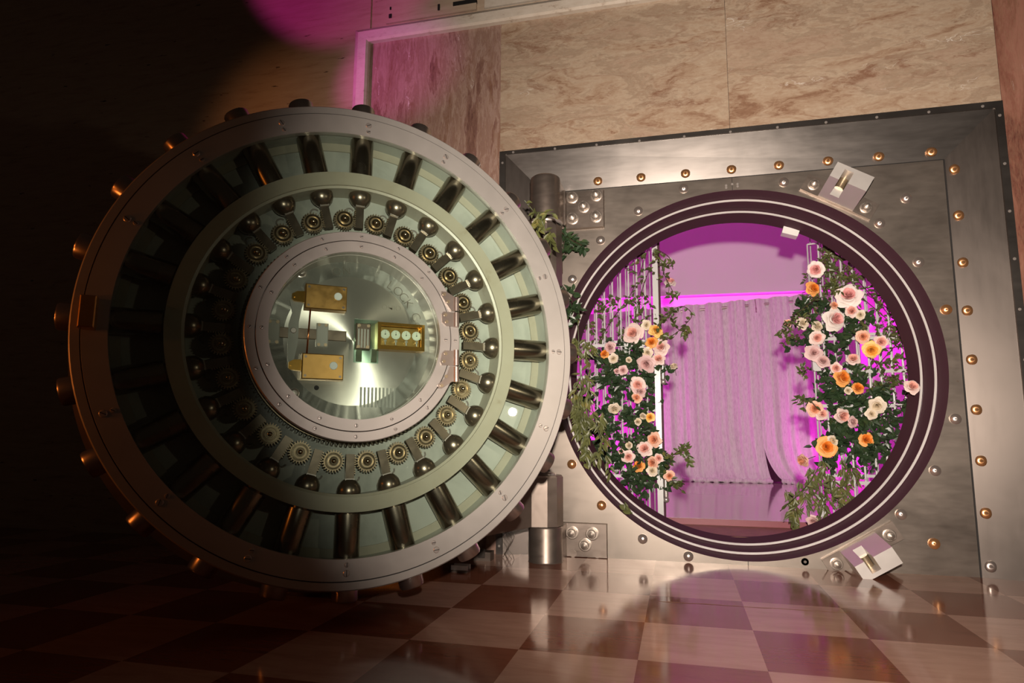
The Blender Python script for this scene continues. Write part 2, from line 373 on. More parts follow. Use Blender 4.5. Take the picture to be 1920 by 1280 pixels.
struct('floor_threshold', MB().box((-.8, .445, .02), (3.8, .965, .098)), THRESH)

# ------------------------------------------------------------------ steel surround with its round stepped opening
vf = empty('vault_frame', 'rectangular brushed steel vault surround with stepped round opening and copper studs', 'door frame', T((W / 2, 0, 0)))
VI = T((-W / 2, 0, 0))
def fpart(name, mb, m_, label=None, parent=None):
    o = mb.build(name, m_, parent or vf, VI if parent is None else None)
    if label: o['label'] = label
    return o
fw_ = .040
fl = MB()
fl.prism([(0, 0), (fw_, 0), (fw_, H - .022), (0, H)], -.012, .012, Matrix(((1, 0, 0, 0), (0, 0, 1, 0), (0, 1, 0, 0), (0, 0, 0, 1))))
fl.prism([(0, H), (fw_, H - .022), (W - fw_, H - .038), (W, H)], -.012, .012, Matrix(((1, 0, 0, 0), (0, 0, 1, 0), (0, 1, 0, 0), (0, 0, 0, 1))))
fl.prism([(W, H), (W - fw_, H - .038), (W - fw_, 0), (W, 0)], -.012, .012, Matrix(((1, 0, 0, 0), (0, 0, 1, 0), (0, 1, 0, 0), (0, 0, 0, 1))))
fpart('edge_flange', fl, STEEL_T)
def quadslab(p, th=.03):
    p = [Vector(q) for q in p]; b = [q + Vector((0, th, 0)) for q in p]
    return MB().add([*map(tuple, p), *map(tuple, b)], [(0, 1, 2, 3), (7, 6, 5, 4), (0, 4, 5, 1), (1, 5, 6, 2), (2, 6, 7, 3), (3, 7, 4, 0)])
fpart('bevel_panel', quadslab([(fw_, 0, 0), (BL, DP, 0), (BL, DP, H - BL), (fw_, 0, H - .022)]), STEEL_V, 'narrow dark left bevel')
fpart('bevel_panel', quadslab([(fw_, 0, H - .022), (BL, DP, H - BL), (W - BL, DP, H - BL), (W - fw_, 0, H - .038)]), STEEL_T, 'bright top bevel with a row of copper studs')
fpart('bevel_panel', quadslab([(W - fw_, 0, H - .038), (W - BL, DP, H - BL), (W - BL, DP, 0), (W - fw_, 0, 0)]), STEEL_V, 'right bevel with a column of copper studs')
fpart('panel_seam', MB().box((BL - .003, DP - .004, 0), (BL + .003, DP + .01, H - BL)).box((BL, DP - .004, H - BL - .002), (W - BL, DP + .01, H - BL + .002)).box((W - BL - .004, DP - .005, 0), (W - BL + .004, DP + .01, H - BL)), DARK)
fpart('face_plate', rect_hole(MB(), BL, W - BL, 0.0, H - BL, OC[0], OC[1], 1.095, DP, DP + .03, 192), STEEL_H)
fpart('plate_joint', MB().box((1.459, DP - .001, 2.212), (1.462, DP + .01, H - BL)), DARK)
fpart('plate_joint', MB().box((1.459, DP - .001, 0.0), (1.462, DP + .01, .022)), DARK)
JM = Matrix(((1, 0, 0, OC[0]), (0, 0, 1, 0), (0, 1, 0, OC[1]), (0, 0, 0, 1)))
def ring(mb, prof, n=192): return mb.lathe(prof, n, JM, caps=False)
bands = [(1.095, 1.082, DP, .180), (1.064, 1.052, .180, .314), (1.034, 1.017, .314, .468)]
for i, (ra, rb, a, b) in enumerate(bands):
    fpart('jamb_band', ring(MB(), [(ra + .018, a + .003), (ra, a), (rb, b), (rb + .03, b + .001)]), JAMB)
for (r0, r1, y) in ((1.0825, 1.064, .180), (1.0525, 1.034, .314)):
    fpart('jamb_lip', ring(MB(), [(r0, y + .006), (r0 - .0005, y + .004), (r0 - .004, y + .004), (r0 - .005, y - .001), (r1 + .003, y - .003), (r1, y + .001), (r1, y + .012)]), LIP, 'bright narrow ledge')
# studs
def stud_mesh(m_): return MB().lathe([(.0, .026), (.0262, .010), (.028, .008), (.028, -.004)], 32, None, caps=False)
stA = stud_mesh(0).build('cone_stud', COPPER, vf); stB = stud_mesh(0).build('cone_stud', SILVERSTUD, vf)
def front(x, y, z, tilt=Matrix.Identity(4)): return VI @ T((x, y, z)) @ tilt @ RX(PI / 2)
tbev = math.atan2(DP, BL - .03)
studs = [(x, 'c') for x in ()]
pos = []
for i in range(8): pos.append((stA, front(.642 + .2722 * i, DP * .80, 2.338, RX(-tbev))))
for i in range(9): pos.append((stA if i < 8 else stB, front(2.655, DP * .82, 2.224 - .2706 * i, RZ(tbev))))
PLT = [(1.173, 2.245, 0), (.893, 2.122, 0), (.653, 1.948, 0), (.471, 1.704, 0), (1.755, 2.233, 0), (2.404, 2.078, 0), (2.257, 1.941, 0), (2.44, 1.70, 0), (2.557, 1.423, 1), (2.555, .822, 0), (2.437, .545, 0), (2.256, .309, 0), (2.404, .162, 1), (.639, .305, 1), (.46, .545, 1), (.878, .12, 0), (1.135, .034, 0)]
for x, z, c in PLT: pos.append((stA if c else stB, front(x, DP, z)))
used = {}
for o, M_ in pos:
    if id(o) not in used: used[id(o)] = 1; o.matrix_basis = M_
    else: dup(o, vf, M_)
stA['label'] = 'copper cone stud'; stB['label'] = 'silvered cone stud'
fpart('screw_hole', MB().cyl(.020, -.003, .0, 20, T((1.76, DP, .035)) @ RX(PI / 2)).cyl(.008, 0, .001, 12, T((1.76, DP - .003, .035)) @ RX(PI / 2)), STEEL_V)
def screw(r, h=.002):
    mb = MB().lathe([(0, h), (r * .75, h * .9), (r, 0), (r, -.004)], 14, None, caps=False)
    return mb
scm = screw(.0085, .003).build('screw', CHROME, vf, front(.093, -.012, 2.566))
for x, z in [(.372, 2.562), (.642, 2.560), (.912, 2.557), (1.185, 2.556), (1.457, 2.556), (1.725, 2.555), (1.993, 2.555), (2.264, 2.555), (2.532, 2.555), (2.80, 2.557), (2.878, 2.494), (2.878, 2.213), (2.878, 1.942), (2.878, 1.676), (2.878, 1.40), (2.878, 1.13), (2.878, .86), (2.878, .59), (.02, 2.50), (.02, 2.22), (.02, 1.95), (.02, .17), (.02, .05)]:
    dup(scm, vf, front(x, -.012, z))
for x, z in ((1.425, 2.245), (1.425, 2.23), (1.492, 2.248), (1.492, 2.233), (1.4605, 2.25)): dup(scm, vf, front(x, DP, z))
# hinge plates and nuts
def nut(s=1):
    mb = MB()
    mb.lathe([(.040 * s, 0), (.040 * s, .006), (.034 * s, .008)], 28, None)
    mb.prism([(.031 * s * math.cos(i * PI / 3), .031 * s * math.sin(i * PI / 3)) for i in range(6)], .006, .030)
    mb.lathe([(.026 * s, .030), (.022 * s, .034), (.019 * s, .034), (.019 * s, .046), (.016 * s, .047), (.016 * s, .052), (.002, .058)], 20, None)
    return mb
NUTP = None
def plate(x0, x1, z0, z1, y0, y1): return MB().add([(x0, y1, z0), (x1, y1, z0), (x1, y1, z1), (x0, y1, z1), (x0 + .004, y0, z0 + .004), (x1 - .004, y0, z0 + .004), (x1 - .004, y0, z1 - .004), (x0 + .004, y0, z1 - .004)], [(0, 3, 2, 1), (4, 5, 6, 7), (0, 1, 5, 4), (1, 2, 6, 5), (2, 3, 7, 6), (3, 0, 4, 7)])
hp1 = fpart('hinge_plate', plate(.405, .680, 2.028, 2.276, .03, DP), HINGE); hp2 = fpart('hinge_plate', plate(.40, .672, .0, .200, .03, DP), HINGE)
nm = nut().build('hex_nut', NUTM, hp1, T((.478, .03, 2.236)) @ RX(PI / 2))
for x, z in ((.632, 2.238), (.551, 2.168), (.479, 2.096), (.629, 2.098)): dup(nm, hp1, T((x, .03, z)) @ RX(PI / 2) @ RZ(random.random()))
for x, z in ((.463, .142), (.584, .141), (.541, .075)): dup(nm, hp2, T((x, .03, z)) @ RX(PI / 2) @ RZ(.4))
for x, z in ((.467, .020), (.612, .022)):
    MB().cyl(.021, -.001, .002, 20).build('slotted_screw', HINGE, hp2, T((x, .03, z)) @ RX(PI / 2))
# hinge posts
px_, py_ = .335, -.14
post = MB().lathe([(.0, 2.315), (.080, 2.315), (.092, 2.305), (.095, 2.29), (.095, 2.035), (.0, 2.035)], 40, T((px_, py_, 0)), caps=False)
fpart('hinge_post', post, HINGE)
fpart('hinge_bracket', MB().box((px_ - .02, py_, 2.04), (.43, DP, 2.285)).box((px_ + .09, -.02, 2.04), (.44, DP, 2.27)), HINGE)
fpart('hinge_collar', MB().lathe([(.095, 2.005), (.104, 2.008), (.108, 2.018), (.104, 2.028), (.095, 2.032)], 40, T((px_, py_, 0)), caps=False), CHROME)
fpart('hinge_post', MB().lathe([(.0, .198), (.092, .198), (.097, .190), (.097, .006), (.101, .0), (0, 0)], 40, T((px_, py_, 0)), caps=False), HINGE)
fpart('hinge_bracket', MB().box((px_, py_ + .02, 0), (.43, DP, .195)), HINGE)
# latch brackets
def latch(ang, flip):
    a = R(ang)
    # local x tangent, y toward wall, z radial
    t_ = Vector((math.sin(a), 0, -math.cos(a))); rdl = Vector((math.cos(a), 0, math.sin(a)))
    M_ = Matrix(((t_.x, 0, rdl.x, OC[0] - W / 2), (t_.y, 1, rdl.y, 0), (t_.z, 0, rdl.z, OC[1]), (0, 0, 0, 1)))
    if flip: M_ = M_ @ Matrix.Scale(-1, 4, (1, 0, 0))
    base = MB().box((-.212, .035, 1.112), (.212, DP, 1.215))
    o = base.build('latch_bracket', HINGE, vf, M_)
    n1 = nut(.95)
    for x in (-.158, .158): dup(nm, o, T((x, .035, 1.165)) @ RX(PI / 2) @ Matrix.Scale(.85, 4))
    b = MB()
    P = [(-.105, 1.108), (.105, 1.108), (.105, 1.205), (.105, 1.285), (-.105, 1.285), (-.105, 1.205)]
    # sloped body: wide at the wall, set back at the front
    def sl(mb, x0, x1, z0, z1, y0, y1, zf=None):
        zf = z0 if zf is None else zf
        mb.add([(x0, y1, z0), (x1, y1, z0), (x1, y1, z1), (x0, y1, z1), (x0, y0, zf), (x1, y0, zf), (x1, y0, z1), (x0, y0, z1)], [(0, 3, 2, 1), (4, 5, 6, 7), (0, 1, 5, 4), (1, 2, 6, 5), (2, 3, 7, 6), (3, 0, 4, 7)])
    Yf = -.15
    sl(b, -.105, -.052, 1.112, 1.262, Yf, DP, 1.172)
    sl(b, .000, .105, 1.112, 1.262, Yf, DP, 1.172)
    sl(b, -.052, .000, 1.112, 1.18, -.02, DP, 1.13)
    sl(b, -.052, .000, 1.240, 1.262, Yf, DP)
    b.build('latch_block', BLOCK, o)
    MB().cyl(.024, .05, .12, 20, T((-.026, -.02, 1.13))).build('latch_roller', GEAR, o)
    return o
latch(59, False); latch(-59, True)
# stop block and little switch inside the top of the opening
fpart('stop_block', MB().add([(1.787, .425, 2.032), (1.880, .425, 2.000), (1.895, .425, 2.04), (1.80, .425, 2.075), (1.787, .50, 2.032), (1.880, .50, 2.000), (1.895, .50, 2.04), (1.80, .50, 2.075)], [(0, 1, 2, 3), (4, 7, 6, 5), (0, 4, 5, 1), (1, 5, 6, 2), (2, 6, 7, 3), (3, 7, 4, 0)]), LIP, 'small bright steel block')

# ------------------------------------------------------------------ the round door
DCn = Vector((-.1606, -1.5744, 1.127)); s_, t_ = .674, .053
Nn = Vector((math.sin(s_) * math.cos(t_), -math.cos(s_) * math.cos(t_), math.sin(t_))); Uu = Vector((math.cos(s_), math.sin(s_), 0)); Vv = Nn.cross(Uu)
DM = Matrix(((Uu.x, Vv.x, Nn.x, DCn.x), (Uu.y, Vv.y, Nn.y, DCn.y), (Uu.z, Vv.z, Nn.z, DCn.z), (0, 0, 0, 1)))
vd = empty('vault_door', 'huge open round steel vault door with glass front, radial bolts and gears', 'vault door', DM)
def dp(name, mb, m_, label=None, parent=None, M_=None):
    o = mb.build(name, m_, parent or vd, M_)
    if label: o['label'] = label
    return o
def lring(prof, n=160): return MB().lathe(prof, n, None, closed=True, caps=False)
dp('outer_rim', lring([(.967, -.004), (.995, -.004), (1.0, -.010), (1.0, -.020), (.967, -.020)]), RIM)
dp('glass_retaining_ring', lring([(.8815, .0), (.962, .0), (.963, -.004), (.963, -.030), (.8815, -.030)]), RIM)
dp('rim_groove', lring([(.960, -.008), (.970, -.008), (.970, -.02), (.960, -.02)]), DARK)
dp('door_body', lring([(.905, -.02), (.985, -.021), (.985, -.24), (1.015, -.24), (1.015, -.36), (1.045, -.36), (1.045, -.48), (1.075, -.48), (1.075, -.60), (.2, -.60), (.2, -.22), (.905, -.22)]), HINGE)
dp('back_plate', lring([(.28, -.135), (.904, -.135), (.904, -.15), (.28, -.15)]), PAINT)
dp('drum_wall', lring([(.890, -.134), (.892, -.03), (.904, -.03), (.904, -.15), (.890, -.15)]), PAINT, 'pale green inner wall')
dp('plate_step', lring([(.855, -.134), (.855, -.126), (.890, -.126), (.890, -.134)]), RINGPAINT)  # low cream enamel step round the edge of the back plate
dp('guide_ring', lring([(.650, -.012), (.708, -.012), (.708, -.022), (.700, -.024), (.700, -.134), (.640, -.134), (.640, -.026), (.650, -.022)]), RINGPAINT)
dp('annular_glass', lring([(.436, -.003), (.884, -.003), (.884, -.009), (.436, -.009)]), GLASS)
dp('ring_gear', MB().add(*(lambda n=150: ([p for i in range(n * 4) for z in (-.075, -.11) for p in [((.452 if (i % 4) in (1, 2) else .438) * math.cos(2 * PI * i / (n * 4)), (.452 if (i % 4) in (1, 2) else .438) * math.sin(2 * PI * i / (n * 4)), z)]],
    [(i * 2, ((i + 1) % (n * 4)) * 2, ((i + 1) % (n * 4)) * 2 + 1, i * 2 + 1) for i in range(n * 4)] ))()).lathe([(.37, -.075), (.439, -.075)], 96, None, caps=False), GEAR)
dp('inner_ring_outer', lring([(.398, .010), (.434, .010), (.437, .006), (.437, -.03), (.398, -.03)], 128), RIM2)
dp('inner_ring_inner', lring([(.348, .012), (.3935, .012), (.395, .008), (.395, -.03), (.348, -.03)], 128), RIM2)
dp('ring_skirt', lring([(.346, -.03), (.43, -.03), (.43, -.06), (.36, -.14), (.346, -.14)], 128), RIM)
dp('lock_glass', MB().cyl(.348, -.010, -.002, 96), GLASS)
dp('lock_plate', MB().cyl(.352, -.16, -.135, 96), RADIAL)
# sixteen screw pairs on the flange, sixteen pairs on the small rings
def slot_screw(r):
    return MB().lathe([(0, .004), (r * .8, .0035), (r, 0), (r, -.003)], 16, None, caps=False)
def slot(r): return MB().box((-r * .85, -.0012, .0036), (r * .85, .0012, .0048))
def ring_screws(R0, r, n, ph, z, skip=()):
    o = slot_screw(r).build('screw', CHROME, vd); sl_ = slot(r).build('slot', DARK, o)
    first = True
    for i in range(n):
        if i in skip: continue
        a = R(ph + 360 / n * i); M_ = T((R0 * math.cos(a), R0 * math.sin(a), z)) @ RZ(i * 1.7)
        if first: o.matrix_basis = M_; first = False
        else: dup(o, vd, M_)
ring_screws(.933, .0135, 16, -1.2, 0.0, (8,)); ring_screws(.902, .0095, 16, -1.2, 0.0, (8,))
ring_screws(.416, .0075, 16, 0, .010, (1, 15)); ring_screws(.372, .0075, 16, 0, .012, (1, 15))
# bolts
bolt = MB().lathe([(.0, .716), (.050, .716), (.050, 1.040), (.046, 1.046), (0, 1.046)], 32, None, caps=False)
BM0 = T((0, 0, -.078)) @ RY(PI / 2)
bo = bolt.build('locking_bolt', BOLT, vd)
MB().lathe([(.0505, .983), (.0505, 1.041), (.0465, 1.0475), (0, 1.0475)], 32, None, caps=False).build('bolt_tip', TIPM, bo)['label'] = 'bright end poking out of the rim'
MB().lathe([(.036, .716), (.040, .655), (.0475, .652), (.048, .648), (.044, .646), (.0465, .642), (.0485, .628), (.046, .612), (.040, .600), (.031, .590), (.022, .583), (.0, .582)], 28, None, caps=False).build('ball_joint', LINK, bo)
MB().box((-.011, -.017, .482), (.012, .017, .588)).build('rack_bar', LINK, bo)
cuff = MB()
cuff.box((-.0175, -.0185, .579), (.016, .0185, .587)); cuff.build('link_cuff', CHROME, bo)
rk = MB()
for i in range(9): rk.box((-.011, .017, .486 + i * .0088), (.008, .022, .486 + i * .0088 + .0045))
rk.build('rack_teeth', GEAR, bo)
for i in range(24):
    M_ = RZ(R(15 * i - .5)) @ BM0
    if i == 0: bo.matrix_basis = M_
    else: dup(bo, vd, M_)
# gears
g = MB(); n = 24; pts = []
for i in range(n):
    for f_, r_ in ((0, .0375), (.25, .0375), (.38, .0455), (.62, .0455), (.75, .0375)): pts.append((r_ * math.cos(2 * PI * (i + f_) / n), r_ * math.sin(2 * PI * (i + f_) / n)))
g.prism(pts, -.012, .010)
go = g.build('pinion_gear', GEAR, vd)
MB().lathe([(.034, .010), (.033, .018), (.026, .018), (.025, .008), (.019, .008), (.0185, .020), (.0145, .020), (.013, .026), (.0095, .026), (.0, .040)], 32, None, caps=False).build('gear_hub', steel('gear_hub_steel', (.52, .42, .28), .2, (14, 14, 14), 1.0, .06), go)
for i in range(24):
    a = R(15 * i - .5 + 7.3); M_ = T((.5142 * math.cos(a), .5142 * math.sin(a), -.070)) @ RZ(a)
    if i == 0: go.matrix_basis = M_
    else: dup(go, vd, M_)
    # curved clip behind each gear is cast in the back plate
cl = MB().lathe([(.014, 0), (.018, .006), (.022, 0)], 16, None, caps=False, a0=-1.2, a1=1.6).build('spring_clip', CHROME, vd)
for i in range(24):
    a = R(15 * i + 7.3 - 4.5); M_ = T((.575 * math.cos(a), .575 * math.sin(a), -.134)) @ RZ(a)
    if i == 0: cl.matrix_basis = M_
    else: dup(cl, vd, M_)
# lock mechanism on the centre plate, z above plate
Z0 = -.135
def bevbox(x0, x1, y0, y1, z0, z1, b=.004):
    return MB().add([(x0, y0, z0), (x1, y0, z0), (x1, y1, z0), (x0, y1, z0), (x0, y0, z1 - b), (x1, y0, z1 - b), (x1, y1, z1 - b), (x0, y1, z1 - b), (x0 + b, y0 + b, z1), (x1 - b, y0 + b, z1), (x1 - b, y1 - b, z1), (x0 + b, y1 - b, z1)],
        [(0, 3, 2, 1), (8, 9, 10, 11), (0, 1, 5, 4), (1, 2, 6, 5), (2, 3, 7, 6), (3, 0, 4, 7), (4, 5, 9, 8), (5, 6, 10, 9), (6, 7, 11, 10), (7, 4, 8, 11)])
def lockbox(x0, x1, y0, y1, kx, ky, ly, nm_):
    o = dp('combination_lock_case', bevbox(x0, x1, y0, y1, Z0, Z0 + .05), BRASS, nm_)
    MB().cyl(.0165, 0, .008, 28, T((kx, ky, Z0 + .05)), .002).build('lock_knob', PORC, o)
    for x, y in ((x0 + .014, y0 + .014), (x1 - .014, y0 + .014), (x1 - .014, y1 - .014), (x0 + .014, y1 - .014)):
        MB().cyl(.0055, -.001, .0015, 12, T((x, y, Z0 + .05))).build('screw', HINGE, o)
    MB().prism([(x0 - .050, ly - .012), (x0 - .042, ly - .020), (x0 + .002, ly - .024), (x0 + .002, ly + .024), (x0 - .030, ly + .022), (x0 - .050, ly + .010)], Z0 + .012, Z0 + .030).cyl(.006, Z0 + .030, Z0 + .034, 12, T((x0 - .038, ly, 0))).build('lock_tongue', GOLD, o)
lockbox(-.205, -.035, .114, .220, -.073, .173, .166, 'upper brass lock case')
lockbox(-.207, -.040, -.180, -.074, -.082, -.122, -.122, 'lower brass lock case')
dp('tie_rod', MB().tube([(-.179, .114, Z0 + .02), (-.186, -.074, Z0 + .02)], .0035), steel('copper_rod', (.80, .30, .12), .2, (9, 9, 9), 1, .05), 'thin copper rod')
dp('lever_arm', MB().prism([(-.262, .150), (-.235, .165), (-.205, .150), (-.215, .11), (-.222, .06), (-.222, -.02), (-.236, -.11), (-.256, -.115), (-.262, -.03), (-.262, .05), (-.250, .10)], Z0 + .006, Z0 + .014), PAINT)
dp('pivot_screw', MB().cyl(.012, Z0 + .012, Z0 + .026, 20, T((-.243, .022, 0)), .002), CHROME)
dp('lock_bar', bevbox(-.335, -.025, -.008, .036, Z0, Z0 + .008, .002), LINK)
for x0, x1 in ((-.345, -.295), (-.150, -.102)):
    o = dp('bar_guide', bevbox(x0, x1, -.038, .062, Z0, Z0 + .016, .003), PAINT)
    for x, y in ((x0 + .010, .054), (x1 - .010, .054), (x0 + .010, -.030), (x1 - .010, -.030)): MB().cyl(.007, 0, .004, 14, T((x, y, Z0 + .016))).build('screw', GEAR, o)
o = dp('bolt_work_block', bevbox(.010, .072, -.042, .070, Z0, Z0 + .035, .003), LINK)
rb_ = MB()
for i in range(4): rb_.box((.018 + .013 * i, -.036, Z0 + .035), (.024 + .013 * i, .045, Z0 + .038))
rb_.build('block_rib', PAINT, o)
for x, y in ((.020, -.032), (.060, -.032), (.022, .060), (.062, .060)): MB().cyl(.007, 0, .003, 14, T((x, y, Z0 + .036))).build('screw', GEAR, o)
MB().box((.018, -.092, Z0), (.040, -.042, Z0 + .02)).build('block_leg', LINK, o); MB().box((.082, -.092, Z0), (.104, -.036, Z0 + .02)).build('block_leg', LINK, o)
MB().box((.004, -.098, Z0 + .021), (.110, .090, Z0 + .024)).build('green_glass_plate', GREENGLASS, o)
tl = dp('time_lock', MB().add([], []), GOLD)
bpy.data.objects.remove(tl)
tl = dp('time_lock_case', MB().box((.098, -.040, Z0), (.306, .078, Z0 + .012)).box((.098, -.040, Z0 + .012), (.112, .078, Z0 + .055)).box((.292, -.040, Z0 + .012), (.306, .078, Z0 + .055)).box((.112, .066, Z0 + .012), (.292, .078, Z0 + .055)).box((.112, -.040, Z0 + .012), (.292, -.022, Z0 + .055)), GOLD, 'gilded case holding four clock dials')
for i in range(4):
    x = .1355 + .0465 * i
    d = MB().cyl(.0205, Z0 + .030, Z0 + .034, 32, T((x, .030, 0)), .001).build('clock_dial', DIAL, tl)
    h_ = MB().cyl(.0025, 0, .003, 12, T((x, .030, Z0 + .034))).box((x - .0006, .030, Z0 + .0342), (x + .0006, .044, Z0 + .035))
    for q in range(12): 
        a = q * PI / 6; h_.box((-.0004, .0155, 0), (.0004, .0185, .0006), T((x, .030, Z0 + .0341)) @ RZ(a))
    h_.build('dial_markings', DARK, d)
    MB().cyl(.006, Z0 + .028, Z0 + .038, 14, T((x, .001, 0))).tube([(x, .001, Z0 + .033), (x + .001, -.016, Z0 + .033)], .0035).build('winding_arbor', CHROME, tl)
MB().box((.118, -.020, Z0 + .013), (.288, .064, Z0 + .022)).build('movement_plate', BRASS, tl)
MB().box((.112, -.022, Z0 + .052), (.292, .066, Z0 + .0535)).build('case_glass', GLASS, tl)
for x, y in ((-.221, .274), (.300, .275), (.274, -.246), (-.229, -.236)):
    dp('round_boss', MB().lathe([(.022, Z0), (.022, Z0 + .012), (.018, Z0 + .013), (.018, Z0 + .026), (.012, Z0 + .034), (.0, Z0 + .036)], 24, T((x, y, 0)), caps=False), CHROME)
dp('key_hole', MB().cyl(.010, Z0, Z0 + .001, 20, T((-.139, -.209, 0))), DARK)
dp('back_slat', (lambda m_: [m_.box((.04 + .016 * i, -.285, Z0), (.048 + .016 * i, -.20, Z0 + .004)) for i in range(10)] and m_)(MB()), PAINT, 'faint row of pale vertical ribs')
# engraved writing on the centre plate
def text(s, x, y, ang, size, parent=vd):
    cu = bpy.data.curves.new('engraved_letter', 'FONT'); cu.body = s; cu.size = size; cu.align_x = 'CENTER'; cu.align_y = 'CENTER'; cu.extrude = .0006; cu.offset = -.0015
    ob = bpy.data.objects.new('engraved_letter', cu); C.objects.link(ob)
    dg = bpy.context.evaluated_depsgraph_get(); me = bpy.data.meshes.new_from_object(ob.evaluated_get(dg)); bpy.data.objects.remove(ob)
    me.materials.clear(); me.materials.append(ENGRAVE)
    o = bpy.data.objects.new('engraved_letter', me); C.objects.link(o); o.parent = parent
    o.matrix_basis = T((x, y, Z0 + .0008)) @ RZ(ang)
    return o
for ch, th in (('L', 58), ('O', 50), ('C', 43.5), ('K', 36.5), ('C', 24), ('o', 17)):
    text(ch, .305 * math.cos(R(th)), .305 * math.sin(R(th)), R(th - 90), .058 if ch != 'o' else .05)
text('OHIO.', .172, .156, 0, .034)
for ch, th in (('O', 104), ('N', 96)): text(ch, .305 * math.cos(R(th)), .305 * math.sin(R(th)), R(th - 90), .05)
# small hinges on the inner ring (right)
def strap(poly, knx, ky0, ky1):
    o = dp('window_hinge', MB().prism(poly, .012, .020), KNUCK)
    MB().tube([(knx, ky0, .018), (knx, ky1, .018)], .013, 20).build('hinge_knuckle', KNUCK, o)
    return o
def hs(o, pts):
    for x, y in pts: MB().cyl(.0075, 0, .003, 14, T((x, y, .020))).build('screw', GEAR, o)
a = strap([(.350, .212), (.372, .212), (.425, .185), (.425, .128), (.395, .128), (.368, .165), (.350, .195)], .418, .128, .190); hs(a, [(.362, .200), (.381, .168)])
a = strap([(.352, .112), (.360, .122), (.425, .122), (.425, .060), (.372, .060), (.354, .075)], .418, .058, .122); hs(a, [(.368, .108), (.374, .078)])
a = strap([(.354, -.060), (.366, -.048), (.425, -.048), (.425, -.112), (.352, -.112), (.346, -.100)], .418, -.112, -.044); hs(a, [(.370, -.062), (.362, -.096)])
a = strap([(.425, -.115), (.425, -.180), (.398, -.182), (.352, -.212), (.338, -.212), (.336, -.196), (.372, -.165), (.390, -.115)], .418, -.182, -.117); hs(a, [(.352, -.200), (.372, -.160)])
# square brass block clamped on the left of the rim
dp('rim_block', bevbox(-.966, -.916, -.048, .066, -.004, .050, .004), BRASS, 'square brass block')
# crane arms carrying the door: from door back to the post (world coordinates turned into door space)
DI = DM.inverted()
def wpoly(poly, z0, z1): return MB().prism(poly, z0, z1, DI)
back = DCn - Nn * .60
arm = [(px_ + .10, py_ + .02), (px_ + .08, py_ - .07), (px_ + .03, py_ - .10), (px_ - .06, py_ - .11), (-.10, -.72), (-.62, -1.02), (-.82, -.86), (-.30, -.40), (px_ - .09, py_ + .07), (px_ + .02, py_ + .11), (px_ + .08, py_ + .08)]
def armmesh(z0, z1, drop):
    mb = MB(); n_ = len(arm); b = .012
    def zz(x, lo): return lo - drop * max(0, (.25 - x)) if drop > 0 else lo
    vs = [(x, y, zz(x, z0)) for x, y in arm] + [(x, y, z1 - b) for x, y in arm]
    cx_ = sum(p[0] for p in arm) / n_; cy_ = sum(p[1] for p in arm) / n_
    vs += [(x + (cx_ - x) * .02, y + (cy_ - y) * .02, z1) for x, y in arm]
    fs = [tuple(reversed(range(n_))), tuple(range(2 * n_, 3 * n_))]
    for q in (0, 1): fs += [(q * n_ + i, q * n_ + (i + 1) % n_, (q + 1) * n_ + (i + 1) % n_, (q + 1) * n_ + i) for i in range(n_)]
    return mb.add(vs, fs, DI)
dp('crane_arm', armmesh(.203, .490, .12), HINGE, 'lower crane arm on the hinge post')
dp('crane_arm', armmesh(1.62, 2.003, 0), HINGE, 'upper crane arm on the hinge post')
dp('arm_cap', MB().lathe([(0, .506), (.050, .506), (.060, .498), (.062, .488)], 32, DI @ T((px_, py_, 0)), caps=False), CHROME)
dp('crane_yoke', MB().cyl(.42, -.72, -.60, 48), HINGE)

# ------------------------------------------------------------------ small things on the floor
ck_ = MB(); rnd = random.Random(4); P = [(.995 + .767 * i / 24, -.905 + .015 * i / 24 + rnd.uniform(-.004, .004)) for i in range(25)]
ck_.add([p for x, y in P for p in ((x, y - rnd.uniform(.0015, .005), .0008), (x, y + rnd.uniform(.0015, .004), .0008))], [(2 * i, 2 * i + 2, 2 * i + 3, 2 * i + 1) for i in range(24)])
tag(ck_.build('floor_crack', THRESH), kind='structure')
fs_ = empty('floor_stop', 'small metal floor bracket lying under the edge of the round door', 'bracket', T((-.045, -.545, 0)))
MB().box((-.045, -.03, 0), (.045, .03, .012)).build('bracket_base', HINGE, fs_); MB().box((-.045, -.03, .012), (.045, -.018, .036)).box((-.045, .018, .012), (.045, .03, .036)).build('bracket_lip', LIP, fs_)
fs2 = empty('floor_latch', 'dark notched latch block on the floor behind the door edge', 'latch', T((-.02, -.20, 0)))
MB().box((-.05, -.04, 0), (.05, .04, .05)).build('latch_base', HINGE, fs2); MB().box((-.02, -.05, .02), (.02, -.04, .07)).build('latch_tongue', STEEL_V, fs2)
wr = MB()
for s2 in range(5):
    rnd = random.Random(s2); x = .08 + .012 * s2
    wr.tube([(x + .02 * math.sin(i * 1.3 + s2), -.10 - .01 * s2, .205 - .205 * i / 8) for i in range(9)], .0014, 5)
wr.tube([(.02 + .11 * i / 10, -.10, .19 - .05 * math.sin(PI * i / 10)) for i in range(11)], .0016, 5)
tag(wr.build('tangled_wire', STEM), 'tangle of thin dark wires hanging beside the lower hinge post', 'wire')

